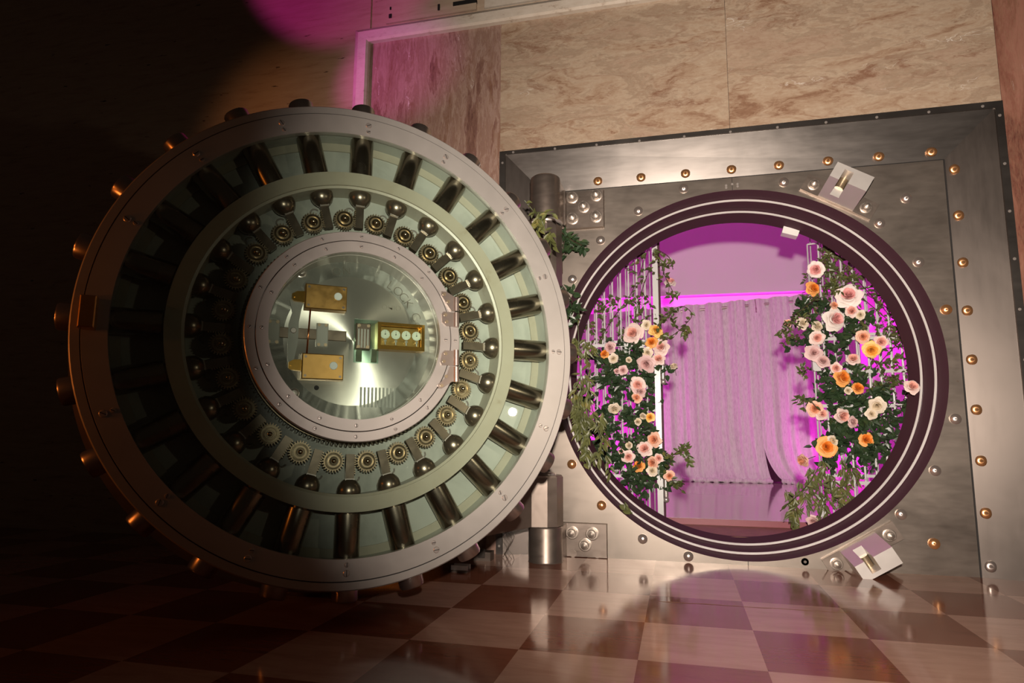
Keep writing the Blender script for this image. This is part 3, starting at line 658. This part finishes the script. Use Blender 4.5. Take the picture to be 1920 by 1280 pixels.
# ------------------------------------------------------------------ gates
def gate(name, label, bars, back_bars, rails, zb, zt, y, xl, xr):
    o = empty(name, label, 'gate', T(((xl + xr) / 2, y, .14)))
    I = o.matrix_basis.inverted()
    for i, x in enumerate(bars):
        mb = MB().tube([(x, y, zb), (x, y, zt)], .0068, 10, I)
        for z in rails:
            mb.lathe([(.0068, z - .032), (.0115, z - .026), (.0068, z - .020), (.0068, z + .020), (.0115, z + .026), (.0068, z + .032)], 10, I @ T((x, y, 0)), caps=False)
        mb.build('gate_bar', WHITEP, o)
    for i, x in enumerate(back_bars): MB().tube([(x, y + .11, zb), (x, y + .11, zt)], .0050, 8, I).build('rear_bar', WHITEP, o)
    for z in rails:
        MB().box((xl, y - .008, z - .011), (xr, y + .008, z + .011), I).build('gate_rail', WHITEP, o)
    for z in (rails[0], rails[-1]): MB().box((xl, y + .102, z + .03), (xr, y + .118, z + .05), I).build('rear_rail', WHITEP, o)
    return o, I
gl, I = gate('day_gate', 'white barred vault gate with closed left leaf behind roses, left of the opening', [.413 + .0596 * i for i in range(9)], [.445 + .0596 * i for i in range(9)] , [.435, 1.142, 1.372], .16, 2.40, .8, .38, .965)
MB().box((.945, .775, .14), (.985, .825, 2.45), I).build('gate_post', WHITEP, gl)
for z0 in (.26, 1.08):
    MB().cyl(.017, z0 + .04, z0 + .20, 16, I @ T((1.003, .79, 0))).sphere(.022, I @ T((1.003, .79, z0 + .02)), 8).sphere(.014, I @ T((1.003, .79, z0 + .215)), 6).build('gate_hinge', CHROME, gl)
MB().box((.985, .81, .14), (1.0, .83, 2.45), I).build('post_edge', JAMB, gl)
gr, I = gate('day_gate', 'white barred vault gate with lock box behind roses, right of the opening', [2.073 + .0675 * i for i in range(9)], [2.045 + .0675 * i for i in range(8)], [.423, .925, 1.153, 1.377], .16, 2.40, .8, 2.03, 2.62)
MB().tube([(2.002, .78, .22), (2.000, .78, 2.04)], .006, 8, I).tube([(2.000, .78, 2.04), (2.075, .78, 2.045)], .006, 8, I).build('latch_rod', WHITEP, gr)
lb = MB(); lb.prism([(1.985, 1.165), (1.995, 1.155), (2.035, 1.155), (2.035, 1.345), (1.995, 1.345), (1.985, 1.335)], -.79, -.74, I @ RX(PI / 2)); lb.build('lock_box', WHITEP, gr)
MB().box((1.985, .77, .20), (2.02, .80, .34), I).box((1.99, .74, .19), (2.06, .83, .205), I).build('gate_foot', WHITEP, gr)

# ------------------------------------------------------------------ curtains
def curtain(name, label, x0, x1, edge0, edge1, seed, ztop):
    rnd = random.Random(seed); nx, nz = 420, 70; vs = []; fs = []; zt = lambda x: 2.405 + (x - .89) * .056
    fr = [(rnd.uniform(18, 30), rnd.uniform(0, 6)), (rnd.uniform(38, 60), rnd.uniform(0, 6)), (rnd.uniform(70, 95), rnd.uniform(0, 6))]
    for j in range(nz + 1):
        t = j / nz
        for i in range(nx + 1):
            u = i / nx; xa = x0 + edge0(t); xb = x1 + edge1(t)
            x = xa + (xb - xa) * u; xu = x0 + (x1 - x0) * u
            z = zt(xu) + (.15 - zt(xu)) * t
            amp = .028 * (1 - .35 * t) + (.012 if t < .05 else 0)
            y = 4.85 + amp * math.sin(fr[0][0] * xu + fr[0][1] + .5 * t) + amp * .6 * math.sin(fr[1][0] * xu + fr[1][1] - .8 * t) + amp * .3 * math.sin(fr[2][0] * xu + fr[2][1])
            if t > .9: y -= (t - .9) ** 2 * 10 * (1 + .5 * math.sin(xu * 9))
            vs.append((x, y, z + (.012 * math.sin(xu * 13) if t > .98 else 0)))
    for j in range(nz):
        for i in range(nx):
            a_ = j * (nx + 1) + i; fs.append((a_, a_ + 1, a_ + nx + 2, a_ + nx + 1))
    mb = MB(); mb.add(vs, fs, None, True)
    o = mb.build(name, VELVET); tag(o, label, 'curtain', None)
    # folded hem pooled on the floor
    hem = MB(); pts = [(x0 + edge0(1) + (x1 + edge1(1) - x0 - edge0(1)) * i / 40, 4.74 + .03 * math.sin(i * 1.7 + seed), .168 + .01 * math.sin(i * 2.3)) for i in range(41)]
    hem.tube(pts, [.022 + .012 * math.sin(i * 1.1 + seed) ** 2 for i in range(41)], 10)
    hem.build('pooled_hem', VELVET, o)
    return o
curtain('velvet_curtain', 'wide crushed velvet curtain hanging left of the gap, lower folds swept to the right', .55, 2.095, lambda t: 0, lambda t: .03 * t + (.07 * max(0, (t - .7) / .3) ** 2), 3, 2.52)
curtain('velvet_curtain', 'narrower crushed velvet curtain right of the gap, hem pulled back at its left', 2.095, 3.3, lambda t: .035 * t + .0 + (.20 * max(0, (t - .76) / .24) ** 2.2), lambda t: 0, 8, 2.545)
curtain('velvet_curtain', 'magenta lit curtain length seen only through the bars of the left gate', -.75, .53, lambda t: 0, lambda t: 0, 12, 2.5)
backdrop = MB().add([(.95 + .1 * i, 4.965 + (.012 if i % 2 else -.012), z) for z in (.15, 2.2) for i in range(24)], [(i, i + 1, i + 25, i + 24) for i in range(23)]).build('shade_backdrop', GAP_SHADE, bpy.data.objects['velvet_curtain'])  # added dark sheet behind the curtains, keeps the gap looking shaded
backdrop['label'] = 'dark plum lining added for shade in the gap'
cr = MB().tube([(-.75, 4.90, 2.405 - 1.64 * .056 - .07), (3.75, 4.90, 2.405 + 2.86 * .056 - .07)], .018, 12)
tag(cr.build('curtain_rod', CHROME), 'thin pipe rod carrying the velvet curtains across the vault room', 'curtain rod')
tag(MB().tube([(2.093, 4.76, 2.45), (2.10, 4.76, 2.34)], .006, 8).tube([(2.10, 4.76, 2.34), (2.101, 4.76, 2.28)], .009, 8).build('curtain_wand', CHROME), 'short pull wand hanging where the two velvet curtains meet', 'curtain wand')

# ------------------------------------------------------------------ flowers
ROSES=[
  (0.804, 0.7, 1.441, 0.073, 'b', 'left', 'large open blush rose with coral heart, upper middle of the left gate bunch'),
  (0.899, 0.7, 1.499, 0.042, 'c', 'left', 'small cream rosebud directly above the large blush rose on the left gate'),
  (0.964, 0.7, 1.455, 0.058, 'y', 'left', 'ragged yellow orange rose on the left gate post, topmost orange one'),
  (0.933, 0.7, 1.372, 0.052, 'o', 'left', 'deep orange rose just under the yellow one on the left gate post'),
  (0.998, 0.7, 1.336, 0.058, 'b', 'left', 'pale pink rose overlapping the outer edge of the left gate post beside orange rose'),
  (0.64, 0.7, 1.345, 0.052, 'p', 'left', 'soft pink rose at the upper rail on the outer half of the left gate'),
  (0.601, 0.7, 1.296, 0.044, 'o', 'left', 'small round orange rose below the soft pink rose near the left jamb'),
  (0.661, 0.7, 1.264, 0.042, 'c', 'left', 'cream half open bud between small orange rose and left gate greenery'),
  (0.902, 0.7, 1.3, 0.046, 'c', 'left', 'creamy white rose above the fullest pink rose on the left gate'),
  (0.77, 0.7, 1.25, 0.035, 'c', 'left', 'tight cream bud alone among dark leaves mid left gate'),
  (0.893, 0.7, 1.221, 0.066, 'p', 'left', 'fullest mauve pink rose between the two middle rails of the left gate'),
  (0.978, 0.7, 1.253, 0.05, 'b', 'left', 'cream blush rose hugging the left gate post beside the mauve pink rose'),
  (1.082, 0.7, 1.195, 0.041, 'c', 'left', 'pale rose hanging on its own stem right of the left gate post'),
  (0.728, 0.7, 1.179, 0.042, 'p', 'left', 'dusty pink bud in the left gate just above the lower middle rail, right of pair'),
  (0.686, 0.7, 1.172, 0.033, 'p', 'left', 'dusty pink bud in the left gate just above the lower middle rail, left of pair'),
  (0.83, 0.7, 1.075, 0.062, 'b', 'left', 'ruffled light pink rose under the middle rail, top of a stack of three'),
  (0.841, 0.7, 1.03, 0.054, 'p', 'left', 'pink rose in the centre of the vertical stack of three on left gate'),
  (0.821, 0.7, 0.985, 0.05, 'k', 'left', 'coral pink rose at the bottom of the vertical stack of three'),
  (0.664, 0.7, 0.907, 0.052, 'c', 'left', 'star shaped cream rose standing alone on the left gate below the middle rail'),
  (0.863, 0.7, 0.858, 0.039, 'c', 'left', 'cream bud of the small trio right of the star shaped rose, middle bud'),
  (0.91, 0.7, 0.847, 0.042, 'y', 'left', 'yellow peach rose in the small trio beside the left gate post'),
  (0.825, 0.7, 0.814, 0.041, 'c', 'left', 'round cream bud lowest of the small trio on the left gate'),
  (1.069, 0.7, 1.797, 0.054, 'w', 'left', 'white rose dangling beside the top of the left gate post'),
  (0.935, 0.7, 0.693, 0.062, 'k', 'left', 'peach pink open rose against the left gate post, top of lower bunch'),
  (0.763, 0.7, 0.651, 0.041, 'c', 'left', 'round cream bud at the upper left of the lower bunch on left gate'),
  (0.869, 0.7, 0.63, 0.06, 'b', 'left', 'pale blush rose left of the peach pink rose in the lower bunch'),
  (0.754, 0.7, 0.574, 0.05, 'b', 'left', 'pale pink rose with a folded cream petal, left side of lower bunch'),
  (0.826, 0.7, 0.509, 0.056, 'o', 'left', 'ruffled orange rose at the heart of the lower left bunch'),
  (0.921, 0.7, 0.536, 0.054, 'k', 'left', 'peach rose just right of the ruffled orange rose in lower left bunch'),
  (0.961, 0.7, 0.566, 0.042, 'b', 'left', 'pale pink rose tucked behind the peach rose at the left post'),
  (0.916, 0.7, 0.482, 0.046, 'c', 'left', 'cream pink rose below the peach rose at bottom of the left bunch'),
  (1.03, 0.7, 0.448, 0.046, 'k', 'left', 'small peach rose jutting right of the left post near the floor'),
  (0.707, 0.7, 0.606, 0.033, 'w', 'left', 'slim white petalled bud at far left of the lower left bunch'),
  (2.032, 0.7, 1.84, 0.069, 'w', 'right', 'highest white rose with pink heart on the right gate'),
  (2.005, 0.7, 1.709, 0.058, 'o', 'right', 'orange rose with yellow petals directly under the highest white rose'),
  (2.222, 0.7, 1.651, 0.081, 'w', 'right', 'large flat white rose with rose pink centre at the glowing strip'),
  (2.127, 0.7, 1.587, 0.039, 'k', 'right', 'small peach bud in leaves between the two big white roses'),
  (2.128, 0.7, 1.496, 0.077, 'w', 'right', 'second large white rose with pink centre, below and left of first'),
  (2.235, 0.7, 1.546, 0.054, 'b', 'right', 'blush rose with dark creases right of the second large white rose'),
  (2.285, 0.7, 1.519, 0.042, 'c', 'right', 'greenish cream bud touching the creased blush rose on its right side'),
  (1.929, 0.7, 1.475, 0.048, 'c', 'right', 'cream bud at the inner edge of right gate with yellow tinge'),
  (1.836, 0.7, 1.478, 0.039, 'k', 'right', 'coral bud farthest out to the left on a trailing sprig of right gate'),
  (2.017, 0.7, 1.45, 0.048, 'c', 'right', 'cream half open rose left under the second large white rose'),
  (2.013, 0.7, 1.374, 0.054, 'b', 'right', 'pale pink rose with leaves over it above the upper right rail'),
  (2.292, 0.7, 1.373, 0.056, 'k', 'right', 'peach rose sitting on the upper rail of the right gate'),
  (2.397, 0.7, 1.335, 0.056, 'b', 'right', 'pale pink rose right of the peach rose on the upper rail'),
  (2.337, 0.7, 1.284, 0.069, 'y', 'right', 'big yellow orange rose just below the upper rail of the right gate'),
  (1.988, 0.7, 1.274, 0.056, 'p', 'right', 'drooping pink rose in front of the white lock box'),
  (2.041, 0.7, 1.216, 0.052, 'p', 'right', 'mauve pink round rose right of the white lock box'),
  (2.225, 0.7, 1.226, 0.052, 'b', 'right', 'pale blush rose centred between the two middle rails of the right gate'),
  (2.119, 0.7, 1.169, 0.048, 'b', 'right', 'pale rose at the second rail above a bright orange rose'),
  (2.151, 0.7, 1.105, 0.06, 'o', 'right', 'bright orange rose under the second rail of the right gate'),
  (2.239, 0.7, 1.034, 0.052, 'o', 'right', 'clear orange rose right of and below the bright orange one'),
  (2.181, 0.7, 1.02, 0.041, 'c', 'right', 'cream bud left of the clear orange rose on the right gate'),
  (2.433, 0.3, 1.014, 0.049, 'b', 'right', 'lone pale pink rose against the right side of the steel jamb'),
  (2.348, 0.7, 0.922, 0.06, 'c', 'right', 'crumpled cream rose, upper of a pair on the right gate'),
  (2.311, 0.7, 0.868, 0.042, 'c', 'right', 'small cream rose under the crumpled cream rose'),
  (1.975, 0.7, 0.903, 0.066, 'k', 'right', 'peach pink rose at the inner edge of the right gate on thin bar'),
  (2.015, 0.7, 0.868, 0.046, 'b', 'right', 'pale outer rose tucked against the peach pink rose at gate edge'),
  (2.136, 0.7, 0.857, 0.062, 'b', 'right', 'long pale mauve rose in the middle of the right gate'),
  (2.197, 0.7, 0.816, 0.044, 'p', 'right', 'round pink bud hanging below the pale mauve rose'),
  (2.269, 0.7, 0.704, 0.06, 'o', 'right', 'apricot orange rose in lower right part of the right gate'),
  (2.07, 0.7, 0.695, 0.046, 'c', 'right', 'cream bud behind the large low orange rose'),
  (2.032, 0.7, 0.654, 0.068, 'o', 'right', 'large open orange rose low on the inner side of the right gate'),
  (1.886, 0.7, 0.566, 0.054, 'k', 'right', 'peach side facing rose standing off the right gate toward the curtain'),
  (1.927, 0.7, 0.183, 0.046, 'p', 'right', 'lowest pink rose at the foot of the right gate near the threshold'),
]
VINES=[
  ('L', 'dark rose foliage massed between the two middle rails of the left gate', 'rose', 0.68, 0.84, [(0.733, 1.335, 0.196, 0.102, 150), (0.807, 1.198, 0.203, 0.102, 170), (0.937, 1.158, 0.086, 0.07, 40), (0.539, 1.203, 0.117, 0.117, 60)], []) ,
  ('L', 'green vine climbing the upper bars of the left gate', 'vine', 0.7, 0.86, [(0.818, 1.828, 0.177, 0.196, 50), (0.659, 1.616, 0.216, 0.137, 90), (0.919, 2.063, 0.098, 0.071, 26), (0.896, 1.548, 0.11, 0.079, 30), (0.541, 1.561, 0.098, 0.118, 30)], [[(0.539, 1.402), (0.658, 1.556), (0.798, 1.789), (0.919, 2.063)], [(0.771, 1.395), (0.854, 1.707), (0.968, 2.04)]]) ,
  ('L', 'thin looping vine reaching right of the left gate post over the curtain', 'vine', 0.6, 0.7, [(1.086, 1.583, 0.092, 0.046, 9), (1.021, 1.483, 0.046, 0.084, 10), (1.176, 1.459, 0.023, 0.053, 3)], [[(0.986, 1.371), (1.081, 1.413), (1.166, 1.486), (1.211, 1.552), (1.151, 1.607), (1.06, 1.576), (0.997, 1.522)], [(1.004, 1.522), (1.07, 1.534), (1.097, 1.473), (1.129, 1.449), (1.175, 1.433)]]) ,
  ('L', 'short sprig with oval leaves hanging at the top of the left gate post', 'vine', 0.6, 0.7, [(1.05, 1.903, 0.061, 0.092, 9), (1.1, 1.708, 0.046, 0.038, 6), (0.987, 2.023, 0.046, 0.031, 10)], [[(0.98, 2.043), (1.015, 1.943), (1.031, 1.846), (1.09, 1.727)], [(0.987, 2.031), (1.07, 1.959), (1.093, 1.869)]]) ,
  ('L', 'dark foliage curtain on the lower bars of the left gate', 'rose', 0.68, 0.84, [(0.651, 0.932, 0.176, 0.235, 230), (0.797, 0.706, 0.156, 0.156, 150), (0.571, 0.704, 0.117, 0.176, 110), (0.894, 0.894, 0.078, 0.117, 40), (0.69, 1.046, 0.156, 0.063, 60)], []) ,
  ('L', 'leafy rose greens around the bottom rail of the left gate', 'rose', 0.66, 0.84, [(0.795, 0.539, 0.187, 0.109, 150), (0.865, 0.394, 0.164, 0.062, 70), (0.939, 0.45, 0.098, 0.055, 30), (0.647, 0.593, 0.078, 0.086, 40)], []) ,
  ('L', 'leaf sprig pointing right at the lower part of the left gate post', 'vine', 0.6, 0.7, [(1.07, 0.626, 0.076, 0.038, 7), (1.122, 0.595, 0.031, 0.046, 5)], [[(0.999, 0.475), (1.04, 0.537), (1.037, 0.572), (0.992, 0.618)], [(1.037, 0.565), (1.07, 0.601), (1.13, 0.638)]]) ,
  ('L', 'wilted dark sprig trailing beneath the small peach rose', 'vine', 0.6, 0.7, [(1.081, 0.382, 0.046, 0.038, 8)], [[(1.041, 0.441), (1.067, 0.395), (1.115, 0.347)]]) ,
  ('R', 'fine leaved vine bushy at the top of the right gate', 'vine', 0.68, 0.84, [(2.166, 1.949, 0.109, 0.078, 130), (2.139, 1.756, 0.141, 0.125, 170), (2.273, 1.786, 0.098, 0.098, 60), (2.066, 1.649, 0.098, 0.078, 50)], [[(2.152, 1.98), (2.275, 1.823), (2.362, 1.636), (2.48, 1.487)]]) ,
  ('R', 'rose foliage around the large white roses of the right gate', 'rose', 0.68, 0.84, [(2.044, 1.558, 0.149, 0.094, 110), (2.186, 1.425, 0.196, 0.086, 120), (2.288, 1.494, 0.098, 0.117, 50), (1.984, 1.358, 0.086, 0.109, 60)], []) ,
  ('R', 'wiry stems and small leaves spreading to the right jamb', 'vine', 0.68, 0.84, [(2.448, 1.488, 0.156, 0.156, 70), (2.497, 1.273, 0.109, 0.156, 60), (2.394, 1.134, 0.156, 0.109, 80), (2.519, 1.132, 0.078, 0.078, 40)], [[(2.269, 1.713), (2.394, 1.634), (2.512, 1.485), (2.562, 1.307)], [(2.297, 1.639), (2.451, 1.524), (2.538, 1.413)], [(2.364, 1.17), (2.502, 1.343), (2.568, 1.483)], [(2.251, 1.423), (2.405, 1.311), (2.531, 1.307)]]) ,
  ('R', 'trailing sprig reaching left from the right gate toward the curtain', 'vine', 0.6, 0.7, [(1.862, 1.49, 0.069, 0.084, 22), (1.795, 1.413, 0.046, 0.031, 9), (1.901, 1.399, 0.053, 0.046, 12)], [[(2.011, 1.629), (1.926, 1.568), (1.867, 1.519), (1.83, 1.448), (1.768, 1.392)], [(1.919, 1.434), (1.855, 1.473), (1.804, 1.456)]]) ,
  ('R', 'dark rose greens in the middle of the right gate', 'rose', 0.68, 0.84, [(2.263, 1.083, 0.235, 0.094, 150), (2.096, 0.997, 0.156, 0.102, 90), (2.415, 0.977, 0.176, 0.078, 110), (2.285, 0.925, 0.117, 0.094, 70), (2.108, 1.21, 0.117, 0.078, 50)], []) ,
  ('R', 'leaf mass under the mauve rose on the right gate', 'rose', 0.68, 0.84, [(2.242, 0.752, 0.196, 0.125, 190), (2.116, 0.786, 0.117, 0.117, 60), (2.398, 0.718, 0.117, 0.117, 90), (2.202, 0.613, 0.196, 0.102, 130), (2.375, 0.856, 0.117, 0.078, 50)], []) ,
  ('R', 'small sprig with round dark leaves beside peach pink rose', 'vine', 0.6, 0.7, [(1.927, 0.964, 0.038, 0.031, 9), (1.904, 1.15, 0.031, 0.031, 7)], [[(1.972, 0.905), (1.936, 0.957)], [(1.96, 1.167), (1.894, 1.143)]]) ,
  ('R', 'long drooping olive leaves at the foot of the right gate', 'long', 0.6, 0.8, [(2.022, 0.476, 0.139, 0.093, 90), (1.92, 0.355, 0.154, 0.1, 80), (2.047, 0.342, 0.154, 0.1, 80), (1.821, 0.301, 0.116, 0.077, 30), (2.088, 0.511, 0.116, 0.077, 60)], [[(1.994, 0.544), (1.925, 0.44), (1.83, 0.352), (1.736, 0.231)], [(2.022, 0.476), (2.047, 0.342), (2.166, 0.245)], [(1.957, 0.441), (1.853, 0.302), (1.816, 0.2)]]) ,
  ('N', 'olive garland hanging down the left edge of the round steel opening', 'long', 0.07, 0.13, [(0.525, 1.309, 0.054, 0.135, 70), (0.509, 1.038, 0.051, 0.169, 90), (0.521, 0.805, 0.061, 0.152, 80), (0.581, 0.871, 0.074, 0.135, 50), (0.628, 0.675, 0.054, 0.115, 40), (0.529, 0.625, 0.034, 0.067, 14)], [[(0.486, 1.586), (0.498, 1.309), (0.509, 1.038), (0.52, 0.773), (0.532, 0.577)], [(0.537, 1.105), (0.588, 0.871), (0.644, 0.643)]]) ,
  ('N', 'ivy clump caught between the hinge post and the plate', 'ivy', -0.08, -0.020000000000000004, [(0.438, 1.95, 0.052, 0.046, 26), (0.457, 1.88, 0.039, 0.052, 14), (0.417, 1.797, 0.02, 0.065, 6), (0.522, 1.921, 0.029, 0.026, 4)], [[(0.273, 2.12), (0.377, 2.042), (0.438, 1.968), (0.495, 1.922), (0.551, 1.884)], [(0.438, 1.95), (0.423, 1.831), (0.42, 1.728)]]) ,
  ('N', 'thin leafy sprig poking up between the door rim and hinge post', 'long', -0.63, -0.57, [(0.395, 1.91, 0.039, 0.034, 14), (0.419, 1.848, 0.022, 0.039, 7)], [[(0.314, 1.999), (0.359, 1.944), (0.404, 1.888), (0.425, 1.827)], [(0.353, 1.935), (0.419, 1.924), (0.478, 1.913)]]) ,
  ('N', 'small sprig stuck across the lower left steps of the opening', 'long', 0.07, 0.13, [(0.774, 0.28, 0.047, 0.047, 6)], [[(0.735, 0.225), (0.774, 0.276), (0.818, 0.259)]]) ,
  ('N', 'leaves tucked beside the door bolt at the left of the opening', 'ivy', -0.03, 0.03, [(0.441, 1.609, 0.04, 0.033, 8), (0.474, 1.549, 0.033, 0.04, 8), (0.507, 1.463, 0.026, 0.046, 8)], [[(0.417, 1.654), (0.461, 1.584), (0.507, 1.48)]]) ,
]

def petal_patch(mb, R0, Hh, half, curl, th, z0, rnd):
    nu, nv = 6, 6; vs = []; fs = []; k1 = rnd.uniform(-.12, .12); k2 = rnd.uniform(.0, .16); tip = rnd.uniform(.1, .3)
    for j in range(nv + 1):
        t = j / nv
        for i in range(nu + 1):
            s = -1 + 2 * i / nu
            tt = t * (1 - .20 * abs(s) ** 2.6 + tip * .25 * max(0, 1 - 3 * abs(s)))
            wdt = half * (.35 + .65 * min(1, t * 1.9) ** .7) * (1 - .10 * t)
            rho = R0 * (.10 + .90 * tt ** .85) * (1 + k1 * s * .6) * (1 - .06 * math.cos(s * 4 + k2 * 30) * t)
            z = z0 + Hh * math.sin(min(1, tt) * PI * .5) - curl * max(0, tt - .6) ** 2 * 5 + k2 * s * s * tt * .5
            a = th + s * wdt
            vs.append((rho * math.cos(a), rho * math.sin(a), z))
    for j in range(nv):
        for i in range(nu):
            a_ = j * (nu + 1) + i; fs.append((a_, a_ + 1, a_ + nu + 2, a_ + nu + 1))
    mb.add(vs, fs, None, True)
def rose_meshes(seed, openness):
    rnd = random.Random(seed); o = MB(); h = MB()
    for (R0, Hh, half, curl, n, mb) in ((1.0 * openness, .36, .80, .16, 5, o), (.88 * openness, .56, .78, .14, 5, o), (.72, .78, .86, .10, 4, o), (.56, .92, .95, .07, 4, h), (.42, .98, 1.05, .04, 3, h), (.29, 1.02, 1.2, .02, 3, h), (.16, 1.04, 1.5, 0, 2, h)):
        ph = rnd.uniform(0, 6); R0 *= rnd.uniform(.92, 1.08); sx = rnd.uniform(-.12, .12); sy = rnd.uniform(-.12, .12)
        for i in range(n): petal_patch(mb, R0 * rnd.uniform(.93, 1.07), Hh, half, curl, ph + 2 * PI * i / n + rnd.uniform(-.12, .12), -.35, rnd)
    c = MB()
    for i in range(5):
        a = i * 2 * PI / 5; c.add([(0, 0, -.42), (.22 * math.cos(a - .5), .22 * math.sin(a - .5), -.38), (.75 * math.cos(a), .75 * math.sin(a), -.30), (.22 * math.cos(a + .5), .22 * math.sin(a + .5), -.38), (0, 0, -.55)], [(0, 1, 2, 3), (1, 4, 3, 2)])
    c.lathe([(.0, -.60), (.16, -.55), (.2, -.42), (.1, -.35)], 10, None, caps=False)
    st = MB().tube([(0, 0, -.5), (.05, .0, -1.0), (.15, .05, -1.9)], .05, 6)
    return o, h, c, st
var = {}
def rose_set(kind, v):
    key = (kind, v)
    if key not in var:
        op = {0: 1.0, 1: .92, 2: .72, 3: 1.12}[v]
        o, h, c, st = rose_meshes(10 + v * 7 + ord(kind), op)
        a = o.build('rose', PETAL['petal' + kind]); b = h.build('rose_heart', PETAL['heart' + kind], a); c_ = c.build('sepals', GSTEM, a); d = st.build('rose_stem', GSTEM, a)
        var[key] = a; return a, True
    return var[key], False
rr = random.Random(5)
for (x, y, z, s, k, side, lab) in ROSES:
    v = 2 if s < .042 else rr.choice((0, 1, 3)) if s > .055 else rr.choice((0, 1))
    src, fresh = rose_set(k, v)
    o = src if fresh else dup(src, None)
    tx, tz = rr.uniform(-.5, .5), rr.uniform(-.45, .35)
    if 'side facing' in lab: tx = -1.1
    if 'hanging on its own stem' in lab or 'dangling' in lab: tz = -.9
    if 'star' in lab: tz = .7
    M_ = T((x, y, z)) @ RZ(tx) @ RX(PI / 2 + tz) @ RZ(rr.uniform(0, 6)) @ Matrix.Scale(s * .9, 4)
    o.matrix_basis = M_
    tag(o, lab, 'rose', 'roses on the %s gate' % side)
def leaf(mb, p, d, nrm, L, Wd):
    d = d.normalized(); sd = d.cross(nrm)
    if sd.length < 1e-3: sd = d.cross(Vector((0, 0, 1)))
    sd.normalize(); up = sd.cross(d)
    q = [p, p + d * L * .3 + sd * Wd * .45 + up * Wd * .12, p + d * L * .62 + sd * Wd * .38 + up * Wd * .08, p + d * L - up * L * .12, p + d * L * .62 - sd * Wd * .38 + up * Wd * .08, p + d * L * .3 - sd * Wd * .45 + up * Wd * .12, p + d * L * .32 - up * Wd * .06, p + d * L * .64 - up * Wd * .10]
    mb.add([tuple(v_) for v_ in q], [(0, 1, 6), (1, 2, 7, 6), (2, 3, 7), (0, 6, 5), (6, 7, 4, 5), (7, 3, 4)], None, True)
def spline(pts, n=8):
    out = []
    P = [pts[0]] + list(pts) + [pts[-1]]
    for i in range(1, len(P) - 2):
        for j in range(n):
            t = j / n; p0, p1, p2, p3 = P[i - 1], P[i], P[i + 1], P[i + 2]
            out.append(.5 * ((2 * p1) + (-p0 + p2) * t + (2 * p0 - 5 * p1 + 4 * p2 - p3) * t * t + (-p0 + 3 * p1 - 3 * p2 + p3) * t ** 3))
    out.append(P[-2]); return out
gi = 0
for side, lab, kind, y0, y1, blobs, strands in VINES:
    gi += 1; rnd = random.Random(gi * 31)
    lm_ = {'rose': LEAF_R, 'vine': LEAF_V, 'ivy': LEAF_R, 'long': LEAF_L}[kind]
    sz = {'rose': (.058, .040), 'vine': (.048, .026), 'ivy': (.06, .032), 'long': (.070, .023)}[kind]
    if side == 'R' and kind == 'vine': sz = (.044, .022)
    lf = MB(); st = MB()
    for s_pts in strands:
        P = spline([Vector((x, rnd.uniform(y0, y1), z)) for x, z in s_pts]); st.tube(P, .0028, 5)
        for q in P[2::3]:
            d = Vector((rnd.uniform(-1, 1), rnd.uniform(-.7, .2), rnd.uniform(-1, .6))); leaf(lf, q, d, Vector((rnd.uniform(-.4, .4), -1, rnd.uniform(-.2, .5))), sz[0] * rnd.uniform(.6, 1), sz[1] * rnd.uniform(.7, 1.1))
    for (cx_, cz_, rx_, rz_, n_) in blobs:
        cen = Vector((cx_, (y0 + y1) / 2 + .02, cz_))
        for tw in range(max(2, int(n_ / (9.5 if kind == 'long' else 7.0)))):
            a = rnd.uniform(0, 2 * PI); rad = math.sqrt(rnd.random())
            root = cen + Vector((rx_ * rad * math.cos(a), rnd.uniform(-.02, .05), rz_ * rad * math.sin(a)))
            if kind == 'long': dd = Vector((rnd.uniform(-.5, .4), rnd.uniform(-.5, .1), rnd.uniform(-1.2, -.2)))
            else: dd = Vector((rnd.uniform(-1, 1), rnd.uniform(-.8, .2), rnd.uniform(-.9, .9)))
            dd.normalize(); ln_ = min(rx_, rz_) * rnd.uniform(.35, .8) + .03
            P = [root + dd * ln_ * t + Vector((0, 0, -.04 * t * t * (2 if kind == 'long' else 1))) for t in (0, .25, .5, .75, 1)]
            st.tube(P, [.0024, .0022, .0019, .0015, .0011], 4)
            for q in range(9):
                t = (q + .5) / 9; p = root + dd * ln_ * t + Vector((0, 0, -.04 * t * t))
                p += Vector((rnd.uniform(-.012, .012), rnd.uniform(-.02, .02), rnd.uniform(-.012, .012)))
                sdv = Vector((rnd.uniform(-1, 1), rnd.uniform(-.6, .3), rnd.uniform(-1, .7 if kind != 'long' else -.1)))
                leaf(lf, p, (dd * .5 + sdv).normalized(), Vector((rnd.uniform(-.6, .6), -1, rnd.uniform(-.3, .8))), sz[0] * rnd.uniform(.55, 1.1), sz[1] * rnd.uniform(.6, 1.15))
    o = st.build('leafy_sprig' if kind != 'rose' else 'rose_foliage', STEM if kind != 'long' else GSTEM)
    lf.build('leaves', lm_, o)
    tag(o, lab, 'foliage', 'greenery on the gates' if side in 'LR' else 'greenery around the hinge')
